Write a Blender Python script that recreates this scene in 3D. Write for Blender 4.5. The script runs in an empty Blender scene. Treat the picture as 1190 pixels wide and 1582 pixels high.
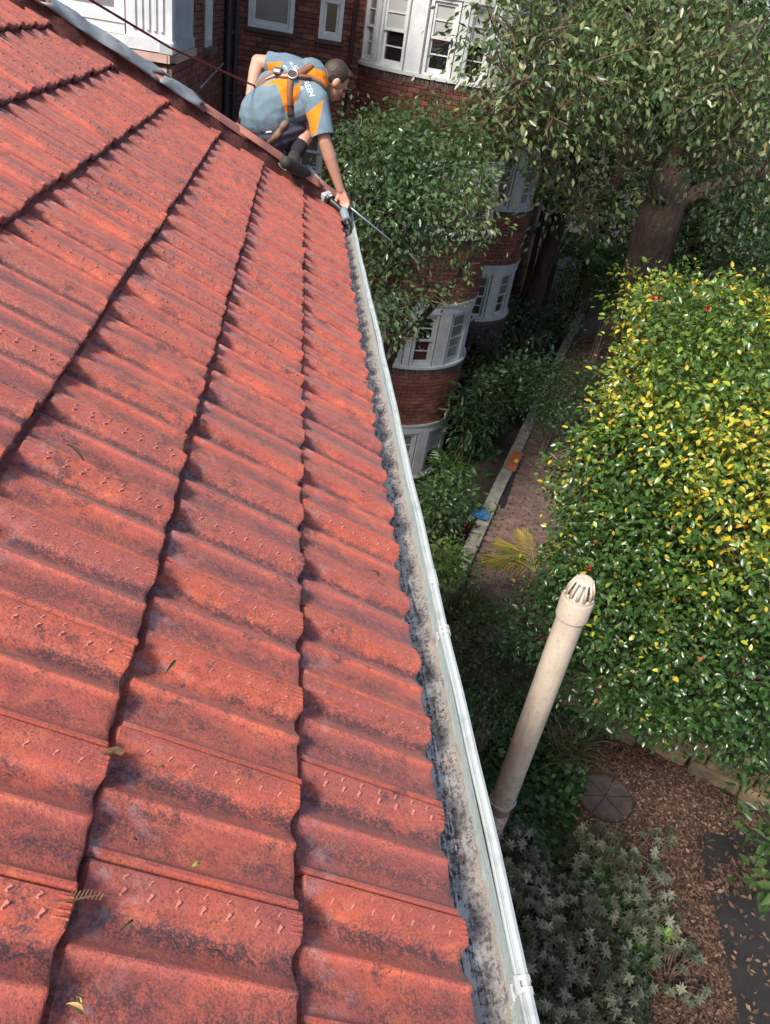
import bpy, bmesh, math, random
import numpy as np
from mathutils import Vector, Matrix
from mathutils.bvhtree import BVHTree
random.seed(7); rng = np.random.default_rng(11)
S = bpy.context.scene; COL = S.collection
PI = math.pi; R = math.radians

# ------------------------------------------------------------------ camera
W0, H0, F0 = 1190., 1582., 1170.
CX, CY = 595., 791.
def _dirc(x, y): v = np.array([x-CX, y-CY, F0]); return v/np.linalg.norm(v)
_Y = _dirc(471., 10.)
_nx = -325.; _ny = (-F0*F0-(471-CX)*_nx)/(10-CY)
_Z = -np.array([_nx, _ny, F0]); _Z /= np.linalg.norm(_Z)
ROT = np.stack([np.cross(_Y, _Z), _Y, _Z])          # camera (x right, y down, z forward) -> world
def ray(p): return ROT @ _dirc(*p)
def at(p, D): return ray(p)*D                        # point seen at photo pixel p, D metres away
def atY(p, Y): r = ray(p); return r*Y/r[1]
def atZ(p, Z): r = ray(p); return r*Z/r[2]
def proj(P):
    q = np.asarray(P, float) @ ROT
    return np.stack([CX+F0*q[..., 0]/q[..., 2], CY+F0*q[..., 1]/q[..., 2]], -1), q[..., 2]
cam = bpy.data.cameras.new('camera'); camo = bpy.data.objects.new('camera', cam); COL.objects.link(camo)
m4 = Matrix.Identity(4)
for i in range(3):
    m4[i][0] = ROT[i, 0]; m4[i][1] = -ROT[i, 1]; m4[i][2] = -ROT[i, 2]
camo.matrix_world = m4
cam.sensor_fit = 'VERTICAL'; cam.sensor_height = 36; cam.lens = 36*F0/H0
cam.clip_start = .05; cam.clip_end = 600
S.camera = camo

# ------------------------------------------------------------------ light
SUN_EL, SUN_AZ = 47., 224.       # azimuth of the sun, degrees clockwise from +Y
world = bpy.data.worlds.new('World'); S.world = world; world.use_nodes = True
nt = world.node_tree; bg = nt.nodes['Background']
sky = nt.nodes.new('ShaderNodeTexSky'); sky.sky_type = 'NISHITA'; sky.sun_disc = False
sky.sun_elevation = R(SUN_EL); sky.sun_rotation = R(SUN_AZ); sky.dust_density = 3.0; sky.air_density = 1.0
nt.links.new(sky.outputs[0], bg.inputs[0]); bg.inputs[1].default_value = .105
sl = bpy.data.lights.new('sun', 'SUN'); sl.energy = 3.0; sl.angle = R(12); sl.color = (1, .94, .85)
so = bpy.data.objects.new('sun', sl); COL.objects.link(so)
tos = Vector((math.sin(R(SUN_AZ))*math.cos(R(SUN_EL)), math.cos(R(SUN_AZ))*math.cos(R(SUN_EL)), math.sin(R(SUN_EL))))
so.rotation_euler = tos.to_track_quat('Z', 'Y').to_euler(); so.location = tos*60
S.view_settings.view_transform = 'Standard'; S.view_settings.look = 'None'
S.view_settings.exposure = 0.88; S.view_settings.gamma = 1; S.view_settings.use_curve_mapping = False
S.render.engine = 'CYCLES'; S.cycles.max_bounces = 6; S.cycles.transparent_max_bounces = 4
S.cycles.use_denoising = True

# ------------------------------------------------------------------ helpers
def tag(o, label=None, cat=None, group=None, kind=None):
    if label: o['label'] = label
    if cat: o['category'] = cat
    if group: o['group'] = group
    if kind: o['kind'] = kind
    return o
def link(name, me, parent=None, mats=None):
    o = bpy.data.objects.new(name, me); COL.objects.link(o)
    if parent is not None: o.parent = parent
    return o
def empty(name, loc=(0, 0, 0), parent=None):
    o = bpy.data.objects.new(name, None); COL.objects.link(o); o.location = loc; o.empty_display_size = .1
    if parent is not None: o.parent = parent
    return o
def mesh(name, v, f, mats=None, smooth=False):
    me = bpy.data.meshes.new(name); me.from_pydata([tuple(map(float, p)) for p in v], [], f)
    for m in (mats if isinstance(mats, (list, tuple)) else [mats]):
        if m: me.materials.append(m)
    if smooth: me.polygons.foreach_set('use_smooth', [True]*len(me.polygons))
    me.update(); return me
def mesh_np(name, V, Q, mats=None, smooth=False, tint=None, nverts=4):
    """fast mesh: V (n,3), Q (m,k) faces of equal size"""
    me = bpy.data.meshes.new(name); V = np.asarray(V, np.float32); Q = np.asarray(Q, np.int32)
    k = Q.shape[1]; me.vertices.add(len(V)); me.vertices.foreach_set('co', V.ravel())
    me.loops.add(Q.size); me.loops.foreach_set('vertex_index', Q.ravel())
    me.polygons.add(len(Q)); me.polygons.foreach_set('loop_start', np.arange(0, Q.size, k, dtype=np.int32))
    me.polygons.foreach_set('loop_total', np.full(len(Q), k, np.int32))
    for m in (mats if isinstance(mats, (list, tuple)) else [mats]):
        if m: me.materials.append(m)
    if smooth: me.polygons.foreach_set('use_smooth', np.ones(len(Q), bool))
    if tint is not None:
        a = me.attributes.new('tint', 'FLOAT', 'FACE'); a.data.foreach_set('value', np.asarray(tint, np.float32))
    me.update(); me.validate(); return me
def nrm(v): v = np.asarray(v, float); return v/(np.linalg.norm(v)+1e-9)

class MB:
    def __init__(s): s.v = []; s.f = []; s.mi = []
    def add(s, v, f, mi=0):
        b = len(s.v); s.v += [tuple(p) for p in v]; s.f += [tuple(i+b for i in q) for q in f]; s.mi += [mi]*len(f)
    def box(s, c, d, rz=0, mi=0, M=None):
        x, y, z = [a/2 for a in d]; vs = []
        for sx, sy, sz in ((-1,-1,-1),(1,-1,-1),(1,1,-1),(-1,1,-1),(-1,-1,1),(1,-1,1),(1,1,1),(-1,1,1)):
            p = np.array([sx*x, sy*y, sz*z])
            if M is not None: p = M @ p
            else:
                cs, sn = math.cos(rz), math.sin(rz); p = np.array([p[0]*cs-p[1]*sn, p[0]*sn+p[1]*cs, p[2]])
            vs.append(p+np.asarray(c))
        s.add(vs, [(0,3,2,1),(4,5,6,7),(0,1,5,4),(1,2,6,5),(2,3,7,6),(3,0,4,7)], mi)
    def tube(s, pts, r, n=8, caps=True, mi=0):
        pts = [np.asarray(p, float) for p in pts]; rs = r if hasattr(r, '__len__') else [r]*len(pts)
        vs = []; up = None
        for i, p in enumerate(pts):
            t = nrm((pts[min(i+1, len(pts)-1)]-pts[max(i-1, 0)]))
            if up is None: up = np.array([0, 0, 1.]) if abs(t[2]) < .9 else np.array([1., 0, 0])
            a = nrm(np.cross(t, up)); b = np.cross(a, t); up = b
            for k in range(n):
                an = 2*PI*k/n; vs.append(p+rs[i]*(math.cos(an)*a+math.sin(an)*b))
        f = []
        for i in range(len(pts)-1):
            for k in range(n): f.append((i*n+k, (i+1)*n+k, (i+1)*n+(k+1)%n, i*n+(k+1)%n))
        if caps: f.append(tuple(range(n))); f.append(tuple((len(pts)-1)*n+k for k in reversed(range(n))))
        s.add(vs, f, mi)
    def lathe(s, prof, c, n=24, mi=0):
        vs = [(c[0]+r*math.cos(2*PI*k/n), c[1]+r*math.sin(2*PI*k/n), c[2]+z) for r, z in prof for k in range(n)]
        f = [(i*n+k, i*n+(k+1)%n, (i+1)*n+(k+1)%n, (i+1)*n+k) for i in range(len(prof)-1) for k in range(n)]
        s.add(vs, f, mi)
    def ball(s, c, r, u=None, n=12, m=8, mi=0):
        r = np.array(r if hasattr(r, '__len__') else [r]*3, float); vs = []; c = np.asarray(c, float)
        for i in range(m+1):
            th = PI*i/m
            for k in range(n):
                p = np.array([math.sin(th)*math.cos(2*PI*k/n), math.sin(th)*math.sin(2*PI*k/n), math.cos(th)])*r
                vs.append(c+(u @ p if u is not None else p))
        f = [(i*n+k, (i+1)*n+k, (i+1)*n+(k+1)%n, i*n+(k+1)%n) for i in range(m) for k in range(n)]
        s.add(vs, f, mi)
    def cone(s, p0, r0, p1, r1, n=14, mi=0):
        p0 = np.asarray(p0, float); p1 = np.asarray(p1, float); steps = 6
        s.tube([p0+(p1-p0)*t for t in np.linspace(0, 1, steps)], list(np.linspace(r0, r1, steps)), n, True, mi)
        s.ball(p0, r0*1.0, n=n); s.ball(p1, r1*1.0, n=n)
    def build(s, name, mats=None, parent=None, smooth=False):
        me = mesh(name, s.v, s.f, mats, smooth)
        if any(s.mi): me.polygons.foreach_set('material_index', s.mi)
        return link(name, me, parent)

# ------------------------------------------------------------------ materials
class NT:
    def __init__(s, name):
        s.m = bpy.data.materials.new(name); s.m.use_nodes = True; s.t = s.m.node_tree
        s.b = s.t.nodes['Principled BSDF']; s.out = s.t.nodes['Material Output']
    def n(s, typ, **kw):
        nd = s.t.nodes.new(typ)
        for k, v in kw.items():
            if hasattr(nd, k) and not k[0].isupper(): setattr(nd, k, v)
            else: nd.inputs[k].default_value = v
        return nd
    def l(s, a, b): s.t.links.new(a, b)
    def noise(s, vec, scale, detail=4, rough=.55):
        nd = s.n('ShaderNodeTexNoise', Scale=scale, Detail=detail, Roughness=rough)
        if vec is not None: s.l(vec, nd.inputs['Vector'])
        return nd.outputs['Fac']
    def ramp(s, fac, a, b, ca=0., cb=1.):
        nd = s.n('ShaderNodeMapRange'); nd.inputs[1].default_value = a; nd.inputs[2].default_value = b
        nd.inputs[3].default_value = ca; nd.inputs[4].default_value = cb; nd.clamp = True
        s.l(fac, nd.inputs[0]); return nd.outputs[0]
    def mix(s, fac, a, b, mode='MIX'):
        nd = s.n('ShaderNodeMix', data_type='RGBA', blend_type=mode)
        for sock, v in ((nd.inputs[0], fac), (nd.inputs[6], a), (nd.inputs[7], b)):
            if hasattr(v, 'is_output'): s.l(v, sock)
            else: sock.default_value = v if not isinstance(v, tuple) else (*v, 1)
        return nd.outputs[2]
    def math(s, op, a, b=0., c=0.):
        nd = s.n('ShaderNodeMath', operation=op)
        for i, v in enumerate((a, b, c)):
            if hasattr(v, 'is_output'): s.l(v, nd.inputs[i])
            else: nd.inputs[i].default_value = v
        return nd.outputs[0]
    def pos(s): return s.n('ShaderNodeNewGeometry').outputs['Position']
    def rand(s):
        a = s.n('ShaderNodeNewGeometry').outputs['Random Per Island']; b = s.n('ShaderNodeObjectInfo').outputs['Random']
        return s.math('FRACT', s.math('ADD', a, b))
    def scalevec(s, vec, sc):
        nd = s.n('ShaderNodeVectorMath', operation='MULTIPLY'); s.l(vec, nd.inputs[0]); nd.inputs[1].default_value = sc
        return nd.outputs[0]
    def bump(s, h, strength, dist=.01):
        nd = s.n('ShaderNodeBump', Strength=strength, Distance=dist); s.l(h, nd.inputs['Height']); s.l(nd.outputs[0], s.b.inputs['Normal'])
    def base(s, c): s.l(c, s.b.inputs['Base Color'])
def M(name, c1, c2=None, scale=6, rough=.6, bump=0, bscale=60, spec=.5, rand=0., metal=0, lo=.35, hi=.65, stretch=None, dist=.004):
    k = NT(name); k.b.inputs['Roughness'].default_value = rough; k.b.inputs['Metallic'].default_value = metal
    k.b.inputs['Specular IOR Level'].default_value = spec
    p = k.pos()
    if stretch: p = k.scalevec(p, stretch)
    c = c1
    if c2: c = k.mix(k.ramp(k.noise(p, scale, 6, .6), lo, hi), c1, c2)
    if rand:
        v = k.ramp(k.rand(), 0, 1, 1-rand, 1+rand)
        comb = k.n('ShaderNodeCombineColor')
        for i in range(3): k.l(v, comb.inputs[i])
        c = k.mix(1., c, comb.outputs[0], 'MULTIPLY')
    if hasattr(c, 'is_output'): k.base(c)
    else: k.b.inputs['Base Color'].default_value = (*c, 1)
    if bump: k.bump(k.noise(p, bscale, 5), bump, dist)
    return k.m
def leafmat(name, stops, rough=.4, trans=.25, spec=.5, tcol=(.25, .4, .05)):
    """stops: list of (position, colour) along the face attribute 'tint'"""
    k = NT(name); a = k.n('ShaderNodeAttribute', attribute_name='tint')
    cr = k.n('ShaderNodeValToRGB'); el = cr.color_ramp.elements
    el[0].position, el[0].color = stops[0][0], (*stops[0][1], 1); el[1].position, el[1].color = stops[-1][0], (*stops[-1][1], 1)
    for p, c in stops[1:-1]:
        e = el.new(p); e.color = (*c, 1)
    k.l(a.outputs['Fac'], cr.inputs[0]); k.base(cr.outputs[0])
    k.b.inputs['Roughness'].default_value = rough; k.b.inputs['Specular IOR Level'].default_value = spec
    if trans:
        t = k.n('ShaderNodeBsdfTranslucent'); k.l(k.mix(.5, cr.outputs[0], tcol), t.inputs[0])
        mx = k.n('ShaderNodeMixShader'); mx.inputs[0].default_value = trans
        k.l(k.b.outputs[0], mx.inputs[1]); k.l(t.outputs[0], mx.inputs[2]); k.l(mx.outputs[0], k.out.inputs[0])
    return k.m

def tile_material():
    k = NT('terracotta'); p = k.pos(); uv = k.n('ShaderNodeUVMap', uv_map='UVMap').outputs[0]
    sep = k.n('ShaderNodeSeparateXYZ'); k.l(uv, sep.inputs[0]); v = sep.outputs[0]; s_ = sep.outputs[1]
    n1 = k.noise(p, 7, 6, .65); n2 = k.noise(p, 19, 6, .7); fine = k.noise(p, 260, 3, .7); med = k.noise(p, 75, 5, .75)
    c = k.mix(k.ramp(n1, .36, .64), (.53, .112, .062), (.37, .090, .072))
    c = k.mix(k.ramp(n2, .50, .66, 0, .85), c, (.57, .150, .080))
    orand = k.n('ShaderNodeObjectInfo').outputs['Random']
    c = k.mix(k.ramp(orand, .4, 1, 0, .5), c, (.35, .105, .095))
    # soot and lichen of the clay: troughs, pans, and a ragged band at the head of each tile
    d1 = k.ramp(k.math('ABSOLUTE', k.math('SUBTRACT', v, .33)), .03, .14, 1.15, 0)
    d2 = k.ramp(k.math('ABSOLUTE', k.math('SUBTRACT', v, .76)), .02, .22, .8, 0)
    big = k.noise(k.scalevec(p, (1., 1.5, 1.)), 9, 7, .75); pat = k.math('ADD', big, k.math('MULTIPLY', k.math('SUBTRACT', orand, .5), .14))
    zone = k.math('MULTIPLY', k.math('MAXIMUM', d1, d2), k.ramp(pat, .38, .51))
    zone = k.math('MAXIMUM', zone, k.ramp(k.noise(p, 8, 7, .8), .53, .62, 0, .95))
    zone = k.math('MAXIMUM', zone, k.math('MULTIPLY', k.ramp(s_, .22, .30), k.ramp(big, .40, .60, 0, .55)))
    st = k.math('MULTIPLY', zone, k.ramp(med, .38, .50, .12, 1.0))
    st = k.math('MULTIPLY', st, k.ramp(fine, .38, .52, .35, 1.0))
    c = k.mix(k.math('MINIMUM', st, .93), c, (.045, .034, .040))
    c = k.mix(k.math('MULTIPLY', k.ramp(fine, .52, .60, 0, .6), k.ramp(big, .38, .6, .15, 1)), c, (.085, .042, .042))
    c = k.mix(k.math('MULTIPLY', k.ramp(k.noise(p, 130, 5, .85), .52, .62, 0, .7), k.ramp(n2, .38, .58)), c, (.12, .05, .048))
    c = k.mix(k.ramp(k.noise(p, 330, 3), .62, .74, 0, .5), c, (.60, .30, .24))
    pale = k.math('MULTIPLY', k.ramp(s_, .2, .29), k.ramp(k.noise(p, 26, 5, .7), .52, .68, 0, .5))
    c = k.mix(pale, c, (.40, .35, .38))
    c = k.mix(k.ramp(v, 1.2, 1.4, 0, .6), c, (.66, .28, .21))
    k.base(c); k.b.inputs['Specular IOR Level'].default_value = .4
    k.b.inputs['Sheen Weight'].default_value = .13; k.b.inputs['Sheen Roughness'].default_value = .45; k.b.inputs['Sheen Tint'].default_value = (1, .86, .84, 1)
    k.l(k.ramp(med, .3, .7, .38, .62), k.b.inputs['Roughness'])
    h = k.math('ADD', k.math('MULTIPLY', fine, .6), med); k.bump(h, .7, .0022)
    return k.m
m_tile = tile_material()
m_mortar_red = M('red_bedding_mortar', (.13, .035, .028), (.07, .022, .02), 14, .85, .6, 60, dist=.01)
m_cap = M('hip_cap_clay', (.40, .15, .11), (.24, .10, .085), 9, .7, .4, 90)
m_lead = M('lead_sheet', (.30, .33, .35), (.16, .18, .20), 8, .6, .25, 30, metal=.2)
def gutter_floor():
    k = NT('gutter_silt'); p = k.pos(); ps = k.scalevec(p, (1, .10, 1))
    a = k.noise(ps, 130, 5, .7); b = k.noise(p, 95, 6, .8); e = k.noise(p, 14, 6, .75); f = k.noise(p, 300, 3, .7)
    c = k.mix(k.ramp(b, .44, .56), (.05, .05, .057), (.30, .30, .315))
    wh = k.math('MULTIPLY', k.ramp(k.math('ADD', a, k.math('MULTIPLY', b, .6)), .74, .84), k.ramp(k.noise(p, 6, 4), .35, .55, .35, 1))
    c = k.mix(wh, c, (.70, .72, .74))
    sx = k.n('ShaderNodeSeparateXYZ'); k.l(p, sx.inputs[0])
    mid_ = k.ramp(k.math('ADD', sx.outputs[0], k.math('MULTIPLY', e, .07)), .452, .462)
    c = k.mix(k.math('MULTIPLY', mid_, .8), c, k.mix(k.ramp(b, .44, .55), (.12, .10, .095), (.34, .30, .28)))
    side = k.ramp(k.math('ADD', sx.outputs[0], k.math('MULTIPLY', e, .07)), .480, .484)
    c = k.mix(k.math('MULTIPLY', side, .9), c, k.mix(k.ramp(f, .4, .6), (.46, .39, .33), (.33, .27, .23)))
    wall = k.ramp(k.math('ADD', sx.outputs[0], k.math('MULTIPLY', k.noise(p, 30, 5, .7), .010)), .4565, .4585)
    c = k.mix(wall, c, k.mix(k.ramp(k.noise(p, 25, 6, .7), .5, .7, 0, .6), (.40, .48, .475), (.30, .30, .28)))
    k.base(c); k.b.inputs['Roughness'].default_value = .7; k.bump(k.math('ADD', b, k.math('MULTIPLY', a, .6)), 1.0, .006); return k.m
m_gfloor = gutter_floor()
m_gutter = M('gutter_paint', (.43, .475, .475), (.27, .30, .295), 22, .42, .15, 60, lo=.5, hi=.78)
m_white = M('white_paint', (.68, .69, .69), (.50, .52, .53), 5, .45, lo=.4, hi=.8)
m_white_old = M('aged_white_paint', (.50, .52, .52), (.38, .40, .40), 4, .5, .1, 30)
m_brick = M('red_brick', (.225, .074, .048), (.135, .052, .040), 3.2, .8, .5, 70, rand=.38)
m_sill_brick = M('sill_brick', (.115, .07, .06), (.075, .05, .045), 5, .8, .4, 50, rand=.3)
m_dark_brick = M('dark_brick', (.07, .035, .035), (.05, .028, .03), 5, .75, .4, 50, rand=.3)
m_pale_brick = M('pale_brick', (.55, .36, .31), (.44, .27, .22), 5, .8, .3, 50, rand=.2)
m_mortar = M('mortar', (.115, .085, .075), (.075, .058, .05), 6, .9, .4, 80)
m_dkpipe = M('dark_pipe_paint', (.035, .036, .04), None, rough=.5)
def glass(name, c, rough=.03, ior=2.0):
    k = NT(name); k.b.inputs['Base Color'].default_value = (*c, 1); k.b.inputs['Roughness'].default_value = rough
    k.b.inputs['IOR'].default_value = ior; k.b.inputs['Specular IOR Level'].default_value = .6; return k.m
m_glass = glass('dark_glass', (.012, .012, .014))
m_glass_grey = glass('grey_glass', (.20, .19, .19), .12, 1.6)
m_blind = glass('blind_behind_glass', (.42, .42, .41), .08, 1.5)
m_blind_dk = glass('curtain_behind_glass', (.16, .15, .14), .08, 1.6)
m_maroon = glass('maroon_curtain_glass', (.06, .02, .025), .06, 1.6)
m_pvc = None
def pvc():
    k = NT('aged_beige_plastic'); p = k.pos(); sz = k.n('ShaderNodeSeparateXYZ'); k.l(p, sz.inputs[0])
    c = k.mix(k.ramp(k.noise(p, 5, 5), .35, .7), (.66, .56, .45), (.52, .44, .35))
    c = k.mix(k.ramp(k.noise(p, 48, 5, .8), .54, .66, 0, .5), c, (.28, .22, .17))
    c = k.mix(k.ramp(k.noise(k.scalevec(p, (1, 1, .12)), 40, 5, .7), .54, .7, 0, .4), c, (.30, .25, .20))
    c = k.mix(k.math('MULTIPLY', k.ramp(k.noise(k.scalevec(p, (1, 1, .25)), 9, 6, .75), .52, .66), k.ramp(k.noise(p, 90, 4, .8), .40, .6, .15, .6)), c, (.20, .165, .125))
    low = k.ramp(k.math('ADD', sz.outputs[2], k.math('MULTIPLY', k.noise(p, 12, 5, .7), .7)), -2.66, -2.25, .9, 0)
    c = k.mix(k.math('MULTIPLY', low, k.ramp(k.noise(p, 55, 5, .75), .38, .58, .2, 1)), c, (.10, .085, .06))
    k.base(c); k.b.inputs['Roughness'].default_value = .5; k.bump(k.noise(p, 120, 3), .1, .002); return k.m
m_pvc = pvc()
m_wire = M('white_plastic', (.44, .46, .44), None, rough=.45)
m_bark = M('bark', (.075, .046, .034), (.026, .017, .014), 9, .9, 1., 34, stretch=(1, 1, .22), dist=.05)
m_bark_red = M('reddish_bark', (.15, .075, .052), (.07, .038, .03), 6, .9, .9, 18, stretch=(1, 1, .25), dist=.05)
m_twig = M('twig', (.20, .14, .10), (.10, .07, .05), 8, .8)
m_soil = M('soil', (.045, .03, .022), (.022, .017, .013), 5, .95, .8, 30, dist=.03)
m_asphalt = M('asphalt', (.012, .0115, .0115), (.021, .020, .0195), 3, .95, .6, 120, dist=.006)
m_kerb = M('old_concrete', (.27, .26, .21), (.14, .135, .105), 5, .85, .5, 40)
m_paver = M('brown_paver', (.165, .10, .078), (.10, .068, .056), 4, .85, .5, 60, rand=.25)
m_orange = M('orange_brick', (.42, .13, .05), (.32, .10, .05), 8, .8, .4, 60, rand=.15)
m_stone = M('sandstone', (.27, .20, .11), (.085, .075, .045), 3.2, .9, .8, 14, rand=.25, dist=.03)
m_disc = M('concrete_disc', (.085, .064, .056), (.045, .035, .03), 6, .85, .5, 50)
m_iron = M('black_iron', (.012, .012, .013), None, rough=.5)
m_steel = M('aluminium', (.62, .63, .64), None, rough=.3, metal=.9)
m_black = M('black_plastic', (.02, .02, .022), None, rough=.45)
m_rope = M('red_rope', (.20, .022, .022), (.10, .014, .016), 160, .8)
m_skin = M('skin', (.56, .30, .215), (.50, .25, .175), 14, .5, .12, 120, spec=.4)
m_hair = M('brown_hair', (.062, .038, .025), (.026, .016, .012), 150, .6, .5, 260, dist=.002, stretch=(1, 1, .5))
m_cloth_blue = M('slate_blue_cloth', (.165, .235, .285), (.12, .175, .215), 9, .85, .2, 300, spec=.2)
m_cloth_or = M('orange_cloth', (.86, .24, .015), (.74, .19, .012), 9, .8, .2, 300, spec=.2)
m_shorts = M('navy_grey_cloth', (.075, .075, .10), (.05, .05, .07), 10, .9, .3, 200, spec=.2)
m_sock = M('black_sock', (.012, .012, .018), None, rough=.9)
m_shoe = M('charcoal_shoe', (.045, .043, .04), (.022, .022, .021), 40, .75, .5, 90)
m_strap = M('brown_webbing', (.27, .12, .06), (.18, .07, .04), 120, .7)
m_strap_dk = M('dark_webbing', (.05, .018, .014), None, rough=.7)
m_print = M('white_print', (.80, .82, .84), None, rough=.7)

# ------------------------------------------------------------------ foliage
def leaves(P, D, N, L, Wd, fine=False, fold=.12):
    """leaf blades as folded kites (2 quads) or ovals (4 quads)"""
    n = len(P); D = D/np.linalg.norm(D, axis=1, keepdims=True)
    Sd = np.cross(D, N); Sd /= (np.linalg.norm(Sd, axis=1, keepdims=True)+1e-9); N = np.cross(Sd, D)
    L = np.broadcast_to(L, (n,))[:, None]; Wd = np.broadcast_to(Wd, (n,))[:, None]
    if fine:
        m1 = P+D*L*.3-N*L*fold*.3; m2 = P+D*L*.68-N*L*fold*.7
        V = np.stack([P, m1, m2, P+D*L-N*L*fold*1.6, P+D*L*.28+Sd*Wd*.42+N*L*.02, P+D*L*.66+Sd*Wd*.40-N*L*fold*.3,
                      P+D*L*.28-Sd*Wd*.42+N*L*.02, P+D*L*.66-Sd*Wd*.40-N*L*fold*.3], 1).reshape(-1, 3)
        q = np.array([[0, 4, 5, 1], [0, 1, 7, 6], [1, 5, 3, 2], [1, 2, 3, 7]]); k = 8
    else:
        V = np.stack([P, P+D*L*.45+Sd*Wd*.5, P+D*L-N*L*fold, P+D*L*.45-Sd*Wd*.5, P+D*L*.5-N*L*fold*.7], 1).reshape(-1, 3)
        q = np.array([[0, 1, 2, 4], [0, 4, 2, 3]]); k = 5
    Q = (q[None]+(np.arange(n)*k)[:, None, None]).reshape(-1, 4)
    return V, Q, len(q)
def in_ball(n, shell=.5):
    v = rng.normal(size=(n, 3)); v /= np.linalg.norm(v, axis=1, keepdims=True)
    return v*(shell+(1-shell)*rng.random((n, 1)))**.6
def crown_mesh(name, blobs, nleaf, L, Wd, mat, tintf=None, clump=10, spread=.16, fine=False, droop=.35, up=.7, shell=.45, front=False, gap=0.):
    vol = np.array([b[1][0]*b[1][1]+b[1][0]*b[1][2]+b[1][1]*b[1][2] for b in blobs]); vol = vol/vol.sum()
    Ps = []; Os = []
    for (c, r), w in zip(blobs, vol):
        k = max(1, int(nleaf*w/clump)); o = in_ball(k, shell)
        if front: o[o[:, 1] > .35, 1] *= -1           # denser on the sunlit, open side of the crown
        o *= (1+.20*np.sin(o[:, :1]*7+c[0]*3)*np.sin(o[:, 1:2]*6+c[2]*2)+.12*rng.normal(size=(k, 1)))
        Ps.append(np.asarray(c)+o*np.asarray(r)); Os.append(o)
    C = np.concatenate(Ps); O = np.concatenate(Os)
    if gap: keep = rng.random(len(C)) > gap; C = C[keep]; O = O[keep]
    n = len(C)*clump; Ci = np.repeat(np.arange(len(C)), clump)
    off = rng.normal(size=(n, 3))*spread*np.array([1, 1, .7]); P = C[Ci]+off
    D = off/(np.linalg.norm(off, axis=1, keepdims=True)+1e-6)+.5*O[Ci]+.5*rng.normal(size=(n, 3)); D[:, 2] -= droop
    N = .5*O[Ci]+.55*rng.normal(size=(n, 3)); N[:, 2] += up
    s = .5+.75*rng.random(n)**.8; V, Q, k = leaves(P, D, N, L*s, Wd*s*(.85+.3*rng.random(n)), fine, .2 if fine else .12)
    ct = rng.random(len(C)); t = .45*ct[Ci]+.55*rng.random(n)
    if tintf is not None: t = tintf(P, t, ct[Ci])
    return mesh_np(name, V, Q, mat, False, np.repeat(t, k))
def twigs(mb, blobs, per, r=.012, up=.3):
    for c, rad in blobs:
        for _ in range(per):
            o = in_ball(1, .6)[0]*np.asarray(rad)*.95; a = np.asarray(c)+o*.15-np.array([0, 0, rad[2]*.3]); b = np.asarray(c)+o
            m = (a+b)/2+rng.normal(size=3)*.1; mb.tube([a, m, b], [r*1.6, r, r*.4], 5, False)
green_dk = [(0, (.012, .028, .012)), (.5, (.026, .06, .020)), (.85, (.06, .105, .03)), (1, (.10, .15, .045))]
m_leaf_big = leafmat('broad_leaf', [(0, (.022, .050, .024)), (.35, (.075, .13, .052)), (.65, (.18, .24, .10)), (.88, (.36, .37, .16)), (.96, (.36, .26, .11)), (1, (.34, .17, .09))], .3, .3)  # pale stops paint sunlit highlights on leaves; the last browns are leaf colour
m_leaf_dk = leafmat('dark_leaf', green_dk, .42, .2)
m_leaf_far = leafmat('far_leaf', [(0, (.014, .034, .016)), (.6, (.055, .10, .036)), (1, (.19, .25, .09))], .5, .25)
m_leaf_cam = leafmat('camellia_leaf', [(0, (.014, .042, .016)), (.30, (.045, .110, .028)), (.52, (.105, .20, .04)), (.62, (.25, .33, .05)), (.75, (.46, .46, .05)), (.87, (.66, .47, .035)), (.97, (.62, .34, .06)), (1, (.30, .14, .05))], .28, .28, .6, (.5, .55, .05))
m_leaf_bright = leafmat('bright_leaf', [(0, (.06, .14, .025)), (.6, (.14, .26, .045)), (1, (.26, .38, .09))], .4, .3)
m_leaf_silver = leafmat('silver_leaf', [(0, (.040, .055, .030)), (.5, (.105, .120, .070)), (1, (.33, .34, .23))], .6, .12, .3, (.3, .32, .2))
m_leaf_fern = leafmat('fern_leaf', [(0, (.018, .05, .018)), (.6, (.045, .105, .03)), (1, (.11, .19, .05))], .42, .25)
m_leaf_yellow = leafmat('yellow_frond', [(0, (.24, .34, .04)), (.4, (.50, .45, .06)), (.7, (.62, .46, .16)), (1, (.60, .46, .32))], .45, .3, .4, (.6, .55, .05))
m_leaf_red = leafmat('burgundy_leaf', [(0, (.07, .012, .018)), (1, (.17, .03, .04))], .4, .2, .4, (.25, .03, .03))
m_leaf_pink = leafmat('pink_leaf', [(0, (.16, .05, .05)), (1, (.34, .14, .13))], .45, .2, .4, (.3, .05, .05))
m_leaf_ivy = leafmat('ivy_leaf', [(0, (.012, .032, .012)), (.55, (.028, .072, .020)), (.9, (.06, .14, .03)), (1, (.16, .30, .05))], .45, .2)
m_litter = leafmat('dead_leaf', [(0, (.030, .016, .011)), (.5, (.085, .042, .027)), (.85, (.15, .082, .05)), (1, (.24, .16, .10))], .75, .0)

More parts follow.
